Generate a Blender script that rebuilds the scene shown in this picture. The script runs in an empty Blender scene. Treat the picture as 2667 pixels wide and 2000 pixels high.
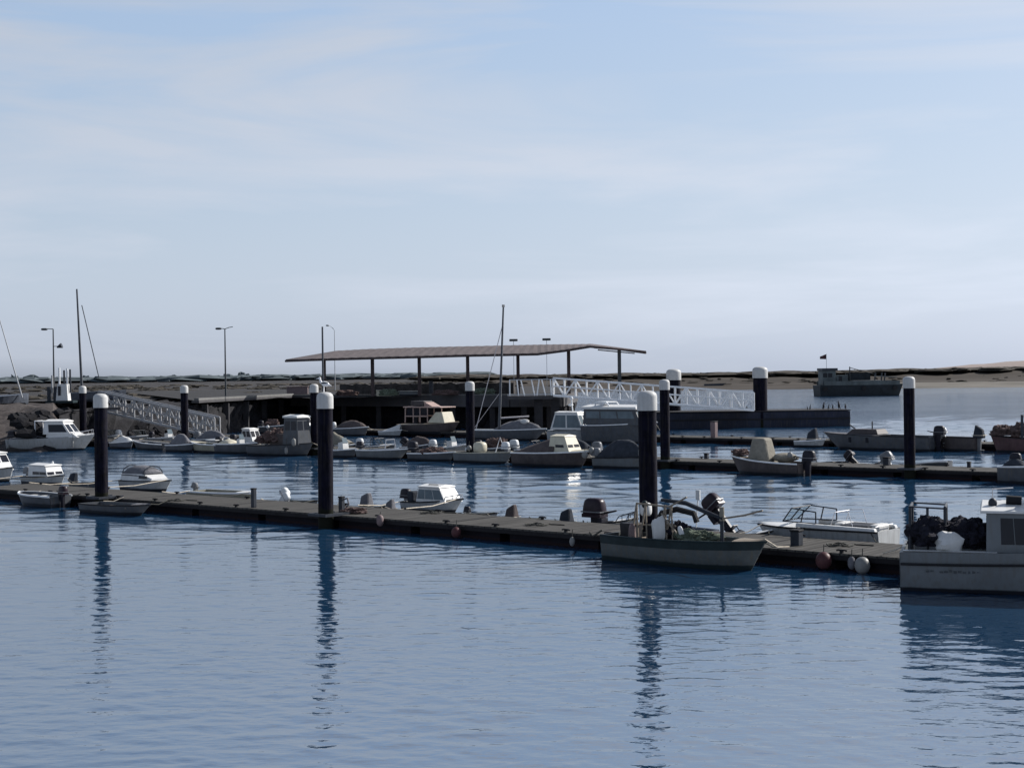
import bpy, math, random
from mathutils import Vector, Matrix, noise
random.seed(7)
SC = bpy.context.scene
COL = SC.collection
R = math.radians
# ------------------------------------------------------------------ camera
F = 3800.0                      # focal length in photo pixels (photo 2667 wide)
CAM = Vector((0, 0, 5.7))
PITCH, ROLL = 0.39, -0.70
ROT = Matrix.Rotation(R(90 - PITCH), 3, 'X') @ Matrix.Rotation(R(ROLL), 3, 'Z')
cam = bpy.data.cameras.new('camera')
co = bpy.data.objects.new('camera', cam)
COL.objects.link(co)
co.location = CAM
co.rotation_euler = ROT.to_euler()
cam.sensor_width = 36
cam.lens = 36 * F / 2667
cam.clip_start = 0.5
cam.clip_end = 60000
SC.camera = co
def proj(p):
    v = ROT.transposed() @ (Vector(p) - CAM)
    return 1333.5 + F * v.x / -v.z, 1000 - F * v.y / -v.z
def at_z(px, py, z=0.0):        # where the sight line through a photo pixel meets height z
    d = ROT @ Vector(((px - 1333.5) / F, -(py - 1000) / F, -1))
    return CAM + d * ((z - CAM.z) / d.z)
def at_d(px, D, z=0.0):         # the point at depth D and height z in a photo column
    X = (px - 1333.5) / F * D
    for _ in range(4):
        X += (px - proj((X, D, z))[0]) / F * D
    return Vector((X, D, z))
def at_py(px, py, D):           # the point at depth D on the sight line through a pixel
    d = ROT @ Vector(((px - 1333.5) / F, -(py - 1000) / F, -1))
    return CAM + d * (D / d.y)
# ------------------------------------------------------------------ materials
MATS = {}
def mat(name, col, rough=0.6, var=0.25, scale=3.0, metal=0.0, bump=0.0, bscale=20.0, spec=0.16, water=None, stretch=(1, 1, 1), streak=0.0):
    m = bpy.data.materials.new(name)
    m.use_nodes = True
    nt = m.node_tree
    N, L = nt.nodes, nt.links
    b = N['Principled BSDF']
    b.inputs['Roughness'].default_value = rough
    b.inputs['Metallic'].default_value = metal
    b.inputs['Specular IOR Level'].default_value = spec
    tc = N.new('ShaderNodeTexCoord')
    mp = N.new('ShaderNodeMapping')
    mp.inputs['Scale'].default_value = stretch
    L.new(tc.outputs['Object'], mp.inputs['Vector'])
    nz = N.new('ShaderNodeTexNoise')
    nz.inputs['Scale'].default_value = scale
    nz.inputs['Detail'].default_value = 6
    nz.inputs['Roughness'].default_value = 0.65
    L.new(mp.outputs[0], nz.inputs['Vector'])
    rp = N.new('ShaderNodeValToRGB')
    rp.color_ramp.elements[0].position = 0.3
    rp.color_ramp.elements[1].position = 0.72
    lo = [c * (1 - var) for c in col]
    hi = [min(1, c * (1 + var)) for c in col]
    rp.color_ramp.elements[0].color = (*lo, 1)
    rp.color_ramp.elements[1].color = (*hi, 1)
    L.new(nz.outputs['Fac'], rp.inputs[0])
    out = rp.outputs[0]
    if streak:
        mp2 = N.new('ShaderNodeMapping')
        mp2.inputs['Scale'].default_value = (9, 9, 0.8)
        L.new(tc.outputs['Object'], mp2.inputs['Vector'])
        n2 = N.new('ShaderNodeTexNoise')
        n2.inputs['Scale'].default_value = 1.3
        n2.inputs['Detail'].default_value = 4
        L.new(mp2.outputs[0], n2.inputs['Vector'])
        r2 = N.new('ShaderNodeValToRGB')
        r2.color_ramp.elements[0].position = 0.48
        r2.color_ramp.elements[1].position = 0.75
        L.new(n2.outputs['Fac'], r2.inputs[0])
        mu = N.new('ShaderNodeMath'); mu.operation = 'MULTIPLY'
        mu.inputs[1].default_value = streak
        L.new(r2.outputs[0], mu.inputs[0])
        mx = N.new('ShaderNodeMixRGB')
        mx.inputs['Color2'].default_value = (0.10, 0.085, 0.06, 1)
        L.new(mu.outputs[0], mx.inputs['Fac'])
        L.new(out, mx.inputs['Color1'])
        out = mx.outputs[0]
    if water:                   # antifouling / weed (plus painted shade gap on most boats) below a height on the hull itself
        sp = N.new('ShaderNodeSeparateXYZ')
        L.new(tc.outputs['Object'], sp.inputs[0])
        ad = N.new('ShaderNodeMath'); ad.operation = 'MULTIPLY_ADD'
        ad.inputs[1].default_value = water[2]; ad.inputs[2].default_value = -water[2] * 0.5
        L.new(nz.outputs['Fac'], ad.inputs[0])
        a2 = N.new('ShaderNodeMath'); a2.operation = 'ADD'
        L.new(sp.outputs['Z'], a2.inputs[0]); L.new(ad.outputs[0], a2.inputs[1])
        mr = N.new('ShaderNodeMapRange')
        mr.inputs['From Min'].default_value = water[0] - 0.02
        mr.inputs['From Max'].default_value = water[0] + 0.02
        L.new(a2.outputs[0], mr.inputs['Value'])
        mx = N.new('ShaderNodeMixRGB')
        mx.inputs['Color1'].default_value = (*water[1], 1)
        L.new(mr.outputs[0], mx.inputs['Fac'])
        L.new(out, mx.inputs['Color2'])
        out = mx.outputs[0]
    L.new(out, b.inputs['Base Color'])
    if bump:
        nb = N.new('ShaderNodeTexNoise')
        nb.inputs['Scale'].default_value = bscale
        nb.inputs['Detail'].default_value = 4
        L.new(tc.outputs['Object'], nb.inputs['Vector'])
        bp = N.new('ShaderNodeBump')
        bp.inputs['Strength'].default_value = 1.0
        bp.inputs['Distance'].default_value = bump
        L.new(nb.outputs['Fac'], bp.inputs['Height'])
        L.new(bp.outputs[0], b.inputs['Normal'])
    MATS[name] = m
    return m
BOOT_SHADE = (0.15, (0.015, 0.017, 0.022), 0.06)  # dark boot stripe, carried higher so its colour also paints shadow gaps under hulls
mat('white_gelcoat', (0.27,0.28,0.285), 0.35, 0.10, 2.0, water=BOOT_SHADE, streak=0.35)
mat('work_hull', (0.135,0.148,0.158), 0.45, 0.12, 1.2, water=(0.10, (0.012, 0.013, 0.018), 0.05), streak=0.35)
mat('pontoon_steel', (0.012, 0.016, 0.032), 0.6, 0.4, 0.6, spec=0.2, streak=0.25)
mat('barge_dark', (0.016, 0.021, 0.026), 0.6, 0.4, 0.8)
mat('barge_grey', (0.075, 0.09, 0.095), 0.6, 0.35, 0.8)
mat('kerb_edge', (0.13,0.128,0.125), 0.8, 0.15, 1.0)
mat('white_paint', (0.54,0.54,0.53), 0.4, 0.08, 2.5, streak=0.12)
mat('grey_hull', (0.062,0.068,0.078), 0.45, 0.22, 2.0, water=BOOT_SHADE, streak=0.4)
mat('pale_grey_hull', (0.105,0.115,0.122), 0.45, 0.18, 2.0, water=BOOT_SHADE, streak=0.4)
mat('dark_hull', (0.07, 0.08, 0.10), 0.5, 0.3, 2.0, water=BOOT_SHADE)
mat('brown_hull', (0.058,0.049,0.050), 0.5, 0.3, 2.0, water=BOOT_SHADE, streak=0.3)
mat('red_hull', (0.075,0.042,0.045), 0.5, 0.3, 2.0, water=BOOT_SHADE, streak=0.3)
mat('green_hull', (0.10, 0.13, 0.12), 0.5, 0.3, 1.0, water=BOOT_SHADE, streak=0.5)
mat('fishing_hull', (0.075,0.085,0.087), 0.5, 0.2, 3.0, water=(0.14, (0.012, 0.02, 0.022), 0.08), streak=0.6)
mat('dark_green_paint', (0.013, 0.023, 0.026), 0.5, 0.3, 3.0)
mat('cream_hull', (0.22,0.21,0.165), 0.45, 0.12, 2.0, water=BOOT_SHADE, streak=0.3)
mat('cream_paint', (0.46,0.43,0.34), 0.45, 0.10, 2.0, streak=0.15)
mat('pink_wood', (0.34,0.245,0.215), 0.5, 0.2, 2.0, water=BOOT_SHADE, streak=0.25)
mat('pale_wood', (0.20,0.17,0.135), 0.6, 0.25, 3.0, stretch=(1, 6, 6))
mat('tan_canvas', (0.20,0.185,0.155), 0.9, 0.2, 3.0, bump=0.03, bscale=6)
mat('grey_canvas', (0.125,0.125,0.137), 0.9, 0.2, 3.0, bump=0.03, bscale=6)
mat('brown_canvas', (0.075,0.062,0.06), 0.9, 0.25, 3.0, bump=0.03, bscale=6)
mat('dark_canvas', (0.03, 0.035, 0.045), 0.9, 0.3, 3.0, bump=0.03, bscale=6)
mat('white_canvas', (0.50,0.50,0.49), 0.8, 0.1, 3.0, bump=0.02, bscale=6)
mat('dark_net', (0.014, 0.014, 0.022), 0.95, 0.6, 9.0, bump=0.05, bscale=22)
mat('brown_net', (0.10, 0.07, 0.065), 0.95, 0.5, 9.0, bump=0.05, bscale=22)
mat('green_net', (0.10, 0.12, 0.09), 0.95, 0.5, 9.0, bump=0.05, bscale=22)
mat('black_rubber', (0.016, 0.016, 0.018), 0.7, 0.3, 4.0)
mat('dark_motor', (0.012, 0.012, 0.019), 0.5, 0.3, 4.0, spec=0.2)
mat('navy_motor', (0.02, 0.026, 0.07), 0.3, 0.3, 4.0)
mat('maroon_motor', (0.022,0.014,0.020), 0.35, 0.4, 6.0)
mat('grey_motor', (0.15,0.155,0.165), 0.4, 0.2, 4.0)
mat('white_motor', (0.56,0.57,0.57), 0.3, 0.06, 4.0)
mat('aluminium', (0.26,0.262,0.27), 0.6, 0.2, 3.0, spec=0.2)
mat('white_rail', (0.68,0.69,0.70), 0.5, 0.12, 3.0)
mat('steel_rail', (0.5, 0.5, 0.52), 0.35, 0.1, 3.0, metal=0.7)
mat('dark_steel', (0.035, 0.04, 0.05), 0.5, 0.3, 3.0)
mat('window_glass', (0.010, 0.012, 0.018), 0.15, 0.2, 2.0, spec=0.2)
mat('pale_glass', (0.10, 0.13, 0.15), 0.12, 0.2, 2.0)
mat('pile_steel', (0.004,0.004,0.010), 0.75, 0.6, 3.0, bump=0.01, bscale=8, spec=0.06, streak=0.13, water=(0.75, (0.010, 0.011, 0.008), 0.7))
mat('pile_cap', (0.41,0.41,0.405), 0.5, 0.08, 4.0, streak=0.25)
mat('dock_float', (0.006,0.005,0.008), 0.8, 0.5, 2.0, bump=0.02, bscale=8, spec=0.15, water=(0.10, (0.014, 0.007, 0.008), 0.1))
mat('dock_beam', (0.012,0.011,0.013), 0.7, 0.4, 2.0)
mat('concrete', (0.055,0.054,0.058), 0.85, 0.25, 0.5, bump=0.02, bscale=4, streak=0.3)
mat('paving', (0.028,0.027,0.027), 0.9, 0.25, 0.3)
mat('pier_concrete', (0.030,0.029,0.032), 0.85, 0.3, 1.0)
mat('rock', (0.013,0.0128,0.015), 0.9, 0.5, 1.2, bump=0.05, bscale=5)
mat('roof_tile', (0.115,0.098,0.098), 0.85, 0.2, 0.8, stretch=(3, 0.6, 1))
mat('wall_stone', (0.060, 0.056, 0.056), 0.95, 0.5, 1.4, bump=0.05, bscale=4)
mat('roof_timber', (0.06, 0.045, 0.045), 0.8, 0.3, 2.0)
mat('lamp_metal', (0.06,0.066,0.072), 0.5, 0.2, 2.0)
mat('lamp_pale', (0.36, 0.37, 0.38), 0.5, 0.2, 2.0)
mat('mast_dark', (0.07, 0.075, 0.085), 0.5, 0.2, 2.0)
mat('mast_pale', (0.52, 0.48, 0.47), 0.5, 0.15, 2.0)
mat('rope', (0.05, 0.05, 0.045), 0.9, 0.3, 9.0)
mat('rope_pale', (0.45, 0.40, 0.33), 0.9, 0.3, 9.0)
mat('red_buoy', (0.07,0.028,0.03), 0.5, 0.25, 4.0)
mat('white_buoy', (0.19,0.19,0.185), 0.45, 0.15, 4.0)
mat('gull_white', (0.75, 0.75, 0.75), 0.7, 0.05, 9.0)
mat('bird_dark', (0.03, 0.03, 0.035), 0.7, 0.2, 9.0)
mat('flag_dark', (0.06, 0.03, 0.035), 0.8, 0.3, 9.0)
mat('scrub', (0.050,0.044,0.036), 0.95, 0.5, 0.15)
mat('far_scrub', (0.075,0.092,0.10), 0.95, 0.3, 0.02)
mat('crate_plastic', (0.03,0.028,0.03), 0.6, 0.3, 5.0)
mat('pink_plastic', (0.16,0.12,0.12), 0.6, 0.2, 5.0)

def plank_mat():
    m = mat('dock_planks', (0.063,0.060,0.056), 0.9, 0.45, 1.0, stretch=(6.5, 0.35, 1), spec=0.1)
    nt = m.node_tree; N, L = nt.nodes, nt.links
    b = N['Principled BSDF']
    src = b.inputs['Base Color'].links[0].from_socket
    tc = [n for n in N if n.type == 'TEX_COORD'][0]
    wv = N.new('ShaderNodeTexWave')
    wv.wave_type = 'BANDS'; wv.bands_direction = 'X'; wv.wave_profile = 'SAW'
    wv.inputs['Scale'].default_value = 1.1
    wv.inputs['Distortion'].default_value = 0.0
    L.new(tc.outputs['Object'], wv.inputs['Vector'])
    rp = N.new('ShaderNodeValToRGB')
    rp.color_ramp.elements[0].position = 0.06; rp.color_ramp.elements[0].color = (0.12, 0.12, 0.12, 1)
    rp.color_ramp.elements[1].position = 0.20; rp.color_ramp.elements[1].color = (1, 1, 1, 1)
    L.new(wv.outputs['Color'], rp.inputs[0])
    mx = N.new('ShaderNodeMixRGB'); mx.blend_type = 'MULTIPLY'; mx.inputs[0].default_value = 0.8
    L.new(src, mx.inputs[1]); L.new(rp.outputs[0], mx.inputs[2])
    L.new(mx.outputs[0], b.inputs['Base Color'])
plank_mat()

def land_mat(name, stops, scale, stretch, rough=0.95, bump=0.0):
    m = bpy.data.materials.new(name); m.use_nodes = True
    nt = m.node_tree; N, L = nt.nodes, nt.links
    b = N['Principled BSDF']; b.inputs['Roughness'].default_value = rough
    b.inputs['Specular IOR Level'].default_value = 0.1
    tc = N.new('ShaderNodeTexCoord'); mp = N.new('ShaderNodeMapping')
    mp.inputs['Scale'].default_value = stretch
    L.new(tc.outputs['Object'], mp.inputs['Vector'])
    nz = N.new('ShaderNodeTexNoise'); nz.inputs['Scale'].default_value = scale
    nz.inputs['Detail'].default_value = 8; nz.inputs['Roughness'].default_value = 0.7
    L.new(mp.outputs[0], nz.inputs['Vector'])
    rp = N.new('ShaderNodeValToRGB'); cr = rp.color_ramp
    cr.elements[0].position = stops[0][0]; cr.elements[0].color = (*stops[0][1], 1)
    cr.elements[1].position = stops[-1][0]; cr.elements[1].color = (*stops[-1][1], 1)
    for p, c in stops[1:-1]:
        e = cr.elements.new(p); e.color = (*c, 1)
    L.new(nz.outputs['Fac'], rp.inputs[0]); L.new(rp.outputs[0], b.inputs['Base Color'])
    if bump:
        bp = N.new('ShaderNodeBump'); bp.inputs['Distance'].default_value = bump
        n2 = N.new('ShaderNodeTexNoise'); n2.inputs['Scale'].default_value = 0.9; n2.inputs['Detail'].default_value = 6
        L.new(tc.outputs['Object'], n2.inputs['Vector'])
        L.new(n2.outputs['Fac'], bp.inputs['Height']); L.new(bp.outputs[0], b.inputs['Normal'])
    MATS[name] = m
land_mat('marsh', [(0.30, (0.016, 0.018, 0.020)), (0.45, (0.032, 0.031, 0.032)), (0.60, (0.052, 0.048, 0.047)), (0.72, (0.11, 0.105, 0.10))], 0.12, (0.22, 1, 1))
land_mat('mud', [(0.32, (0.022, 0.019, 0.018)), (0.5, (0.055, 0.047, 0.044)), (0.68, (0.085, 0.075, 0.07))], 0.45, (0.6, 1, 1), bump=0.3)
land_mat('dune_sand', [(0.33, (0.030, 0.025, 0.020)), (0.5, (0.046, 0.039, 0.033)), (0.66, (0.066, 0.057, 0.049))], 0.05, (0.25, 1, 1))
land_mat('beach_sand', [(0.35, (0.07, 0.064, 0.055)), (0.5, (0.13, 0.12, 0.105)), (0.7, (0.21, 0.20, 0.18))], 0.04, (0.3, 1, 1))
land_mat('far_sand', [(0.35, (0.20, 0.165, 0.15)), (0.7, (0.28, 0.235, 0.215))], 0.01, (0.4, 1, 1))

# ------------------------------------------------------------------ mesh helpers
class MB:
    def __init__(s):
        s.v = []; s.f = []
    def add(s, vs, fs, M=None):
        o = len(s.v)
        s.v += [tuple(M @ Vector(p)) if M else tuple(p) for p in vs]
        s.f += [tuple(i + o for i in q) for q in fs]
        return s
    def box(s, c, sz, M=None, taper=1.0):
        x, y, z = [k / 2 for k in sz]; cx, cy, cz = c
        vs = []
        for k, t in ((-1, 1.0), (1, taper)):
            for a, b in ((-1, -1), (1, -1), (1, 1), (-1, 1)):
                vs.append((cx + a * x * t, cy + b * y * t, cz + k * z))
        return s.add(vs, [(3, 2, 1, 0), (4, 5, 6, 7), (0, 1, 5, 4), (1, 2, 6, 5), (2, 3, 7, 6), (3, 0, 4, 7)], M)
    def hexa(s, lo, hi, M=None):
        return s.add(list(lo) + list(hi), [(3, 2, 1, 0), (4, 5, 6, 7), (0, 1, 5, 4), (1, 2, 6, 5), (2, 3, 7, 6), (3, 0, 4, 7)], M)
    def tube(s, pts, r, n=6, M=None):
        pts = [Vector(p) for p in pts]; k = len(pts)
        rr = r if isinstance(r, (list, tuple)) else [r] * k
        vs = []; up0 = None
        for i, p in enumerate(pts):
            t = (pts[min(i + 1, k - 1)] - pts[max(i - 1, 0)]).normalized()
            if up0 is None:
                a = t.cross(Vector((0, 0, 1)) if abs(t.z) < 0.9 else Vector((1, 0, 0))).normalized()
            else:
                a = (up0 - t * up0.dot(t)).normalized()
            up0 = a
            b = t.cross(a)
            for j in range(n):
                w = 2 * math.pi * j / n
                vs.append(p + (a * math.cos(w) + b * math.sin(w)) * rr[i])
        fs = [(i * n + j, i * n + (j + 1) % n, (i + 1) * n + (j + 1) % n, (i + 1) * n + j) for i in range(k - 1) for j in range(n)]
        fs += [tuple(range(n - 1, -1, -1)), tuple((k - 1) * n + j for j in range(n))]
        return s.add(vs, fs, M)
    def lathe(s, prof, c=(0, 0, 0), n=24, M=None):
        vs = []; k = len(prof)
        for r, z in prof:
            for j in range(n):
                w = 2 * math.pi * j / n
                vs.append((c[0] + r * math.cos(w), c[1] + r * math.sin(w), c[2] + z))
        fs = [(i * n + j, i * n + (j + 1) % n, (i + 1) * n + (j + 1) % n, (i + 1) * n + j) for i in range(k - 1) for j in range(n)]
        fs += [tuple(range(n - 1, -1, -1)), tuple((k - 1) * n + j for j in range(n))]
        return s.add(vs, fs, M)
    def blob(s, c, sz, nz=0.0, seed=0, p=1.0, nu=16, nv=10, zmin=-1.0, freq=1.6, M=None, fine=False, tp=0.0):
        # rounded (super)ellipsoid with noise; p < 1 makes it boxier; zmin flattens its bottom
        vs = []
        sg = lambda a, e: math.copysign(abs(a) ** e, a)
        for i in range(nv + 1):
            ph = -math.pi / 2 + math.pi * i / nv
            for j in range(nu):
                th = 2 * math.pi * j / nu
                q = Vector((sg(math.cos(ph), p) * sg(math.cos(th), p), sg(math.cos(ph), p) * sg(math.sin(th), p), sg(math.sin(ph), p)))
                if nz:
                    sv_ = Vector((seed * 7.1, seed * 3.3, seed))
                    q *= 1 + nz * (noise.noise(q * freq + sv_) + (.45 * noise.noise(q * freq * 2.7 + sv_) + .3 * noise.noise(q * freq * 6 + sv_) if fine else 0))
                q.z = max(q.z, zmin)
                if tp: q.x *= 1 - tp * q.z; q.y *= 1 - tp * q.z
                vs.append((c[0] + q.x * sz[0] / 2, c[1] + q.y * sz[1] / 2, c[2] + q.z * sz[2] / 2))
        fs = [(i * nu + j, i * nu + (j + 1) % nu, (i + 1) * nu + (j + 1) % nu, (i + 1) * nu + j) for i in range(nv) for j in range(nu)]
        return s.add(vs, fs, M)
    def rock(s, c, sz, rnd):
        t = (1 + 5 ** .5) / 2
        vs = []
        for p in ((-1, t, 0), (1, t, 0), (-1, -t, 0), (1, -t, 0), (0, -1, t), (0, 1, t), (0, -1, -t), (0, 1, -t), (t, 0, -1), (t, 0, 1), (-t, 0, -1), (-t, 0, 1)):
            k = rnd.uniform(0.32, 0.62)
            vs.append((c[0] + p[0] * k * sz[0] / 1.9, c[1] + p[1] * k * sz[1] / 1.9, c[2] + p[2] * k * sz[2] / 1.9))
        fs = [(0, 11, 5), (0, 5, 1), (0, 1, 7), (0, 7, 10), (0, 10, 11), (1, 5, 9), (5, 11, 4), (11, 10, 2), (10, 7, 6), (7, 1, 8), (3, 9, 4), (3, 4, 2), (3, 2, 6), (3, 6, 8), (3, 8, 9), (4, 9, 5), (2, 4, 11), (6, 2, 10), (8, 6, 7), (9, 8, 1)]
        return s.add(vs, fs)
    def build(s, name, m, parent=None, smooth=False, bevel=0.0):
        me = bpy.data.meshes.new(name)
        me.from_pydata(s.v, [], s.f)
        me.validate()
        me.update()
        if smooth:
            me.polygons.foreach_set('use_smooth', [True] * len(me.polygons))
        me.materials.append(MATS[m])
        o = bpy.data.objects.new(name, me)
        COL.objects.link(o)
        if parent:
            o.parent = parent
        if bevel:
            b = o.modifiers.new('bevel', 'BEVEL'); b.width = bevel; b.segments = 2; b.limit_method = 'ANGLE'
        if smooth:
            try:
                e = o.modifiers.new('edges', 'EDGE_SPLIT'); e.split_angle = R(38)
            except Exception:
                pass
        return o
def tag(o, label, cat, group=None):
    o['label'] = label; o['category'] = cat
    if group: o['group'] = group
    return o
def empty(name, loc, rz=0.0, label=None, cat=None, group=None):
    o = bpy.data.objects.new(name, None); COL.objects.link(o)
    o.location = loc; o.rotation_euler = (0, 0, rz); o.empty_display_size = 0.3
    if label: tag(o, label, cat, group)
    return o
def struct(o, kind='structure'):
    o['kind'] = kind
    return o
def copy_tree(o, parent=None):
    c = o.copy(); COL.objects.link(c)
    if parent: c.parent = parent
    for ch in list(o.children):
        copy_tree(ch, c)
    return c
def sheet(name, rows, m, kind='structure', smooth=True):
    n = len(rows[0]); b = MB()
    vs = [p for r in rows for p in r]
    b.add(vs, [(i * n + j, i * n + j + 1, (i + 1) * n + j + 1, (i + 1) * n + j) for i in range(len(rows) - 1) for j in range(n - 1)])
    o = b.build(name, m, None, smooth)
    o['kind'] = kind
    return o
# ------------------------------------------------------------------ docks: three parallel floating pontoons
DIR = Vector((0.767, -0.642, 0)).normalized()     # along the docks, towards the right and the camera
NRM = Vector((0.642, 0.767, 0)).normalized()      # across them, away from the camera
ANG = math.atan2(DIR.y, DIR.x)
DECK = 0.48
DOCKW = 3.0
DP = {1: at_z(393, 1304, DECK), 2: at_z(1753, 1200, DECK), 3: at_z(1753, 1138, DECK)}
def on_dock(i, px, off=0.0, z=0.0):               # point beside dock i (off metres behind its front edge) seen in photo column px
    P = DP[i] + NRM * off
    lo, hi = -140.0, 80.0
    for _ in range(50):
        m = (lo + hi) / 2
        q = P + DIR * m
        if q.y < 3 or proj((q.x, q.y, z))[0] > px: hi = m
        else: lo = m
    q = P + DIR * lo
    return Vector((q.x, q.y, z))
def make_dock(i, px0, px1, label):
    a = on_dock(i, px0, 0); b = on_dock(i, px1, 0)
    L = (b - a).length
    root = empty('floating_dock', (a.x, a.y, 0), ANG, label, 'dock', 'floating docks of the marina')
    k = MB(); k.box((L / 2, DOCKW / 2, DECK - 0.03), (L, DOCKW, 0.06)); k.build('deck', 'dock_planks', root)
    for j in range(1, int(L / 6.2)):
        k = MB(); k.box((j * 6.2, DOCKW / 2, DECK + .001), (.07, DOCKW - .02, .014)); k.build('joint_plate', 'dock_beam', root)
    for y in (0.06, DOCKW - 0.06):
        k = MB(); k.box((L / 2, y, DECK - 0.13), (L, 0.10, 0.135)); k.build('side_beam', 'dock_beam', root)
    n = max(2, int(L / 4.2)); w = L / n
    for j in range(n):
        k = MB(); k.box((w * (j + .5), DOCKW / 2, 0.03), (w - 0.45, DOCKW - 0.3, 0.62)); k.build('float', 'dock_float', root)
    n = max(2, int(L / 2.6)); w = L / n
    for j in range(n):
        for y in (0.10, DOCKW - 0.10):
            if j % 2 and y > 1: continue
            k = MB(); x = w * (j + .5) + random.uniform(-.5, .5)
            k.box((x, y, DECK + 0.03), (0.10, 0.08, 0.06)); k.tube([(x - .16, y, DECK + .07), (x - .1, y, DECK + .085), (x + .1, y, DECK + .085), (x + .16, y, DECK + .07)], 0.028)
            k.build('cleat', 'black_rubber', root)
    return root
make_dock(1, -60, 2560, 'nearest floating dock with weathered brown planks crossing the whole picture')
make_dock(2, -40, 2760, 'middle floating dock with dark sides, the tan-covered console boat moored to it')
make_dock(3, 665, 2780, 'farthest floating dock, behind the open water and below the ferry gangway')
# ------------------------------------------------------------------ piles
def make_pile(loc, r, h, caph, name='mooring_pile'):
    o = empty(name, loc)
    b = MB(); b.lathe([(r, -1.5), (r, h - caph * 0.6)], n=28); b.build('shaft', 'pile_steel', o, True)
    b = MB(); R2 = r * 1.10
    b.lathe([(R2, 0), (R2, caph * .70), (R2 * .93, caph * .84), (R2 * .66, caph * .96), (R2 * .25, caph), (0.01, caph)], (0, 0, h - caph), 28)
    b.build('cap', 'pile_cap', o, True)
    return o
def pile_collar(o, r):
    b = MB()
    b.box((-r - .14, .22, DECK + .04), (.12, r * 2 + .6, .10)); b.box((r + .14, .22, DECK + .04), (.12, r * 2 + .6, .10))
    b.box((0, -r - .12, DECK + .04), (r * 2 + .40, .12, .10))
    b.build('guide_frame', 'dark_steel', o)
piles = [
    (1, 265, 1025, 'tall dark pile with a big white cap at the left end of the nearest dock'),
    (1, 849, 1021, 'tall dark pile with white cap rising from the nearest dock, a gull on top'),
    (1, 1691, 1017, 'thickest dark pile with a white cap, standing beside the open fishing boat'),
    (2, 217, 1005, 'dark pile with white cap half hidden just left of the nearest left pile'),
    (2, 482, 1003, 'slim dark pile with white cap in front of the lower end of the left gangway'),
    (2, 820, 1000, 'dark pile with white cap directly behind the gull pile'),
    (2, 1226, 993, 'slim dark pile with white cap beside the sailing boat mast'),
    (2, 1733, 988, 'dark pile with white cap on the middle dock, just right of the thickest pile'),
    (2, 2370, 980, 'dark pile with white cap on the middle dock, alone at the right of the picture'),
]
PR = 0.285
PT = []
for i, px, top, lab in piles:
    off = -PR - 0.06 if i == 1 else -PR - 0.04
    p = on_dock(i, px, off)
    h = at_py(px, top, p.y).z
    o = make_pile((p.x, p.y, 0), PR, h, 0.62)
    o.rotation_euler = (R(random.uniform(-.25, .25)), R(random.uniform(-.25, .25)), ANG)
    pile_collar(o, PR)
    tag(o, lab, 'pile', 'piles of the docks')
    PT.append((p, h))
# ------------------------------------------------------------------ boats
class Boat:
    pass
def half(t, tw, bf):
    return tw + (1 - tw) * min(1, t / .4) ** .7 if t < .4 else max(0.012, 1 - ((t - .4) / .6) ** bf)
def fit(x0, x1, head, k, dock=None, off=None, yw=None, gap=0.15, tw=.85):
    # length and place so that the hull spans photo columns x0..x1; k = beam / length
    L = 4.0; cx = (x0 + x1) / 2
    ca, sa = math.cos(head), math.sin(head)
    nx = NRM.x * ca + NRM.y * sa; ny = -NRM.x * sa + NRM.y * ca
    for _ in range(12):
        B = k * L
        ext = abs(nx) * L / 2 + abs(ny) * B / 2
        if dock:
            o = off if off not in ('behind', 'front') else (DOCKW + gap + ext if off == 'behind' else -gap - ext)
            c = on_dock(dock, cx, o)
        else:
            c = at_z(cx, yw, 0)
        xs = []
        for lx, ly in ((-L / 2, B / 2 * tw), (-L / 2, -B / 2 * tw), (0, B / 2), (0, -B / 2), (L / 2, 0)):
            xs.append(proj((c.x + lx * ca - ly * sa, c.y + lx * sa + ly * ca, 0.4))[0])
        w = max(xs) - min(xs)
        cx += ((x0 + x1) - (max(xs) + min(xs))) / 2
        L *= (x1 - x0) / w
    return c, L, k * L
HEAD = {'right': ANG, 'left': ANG + math.pi, 'away': ANG + math.pi / 2, 'toward': ANG - math.pi / 2}
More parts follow.
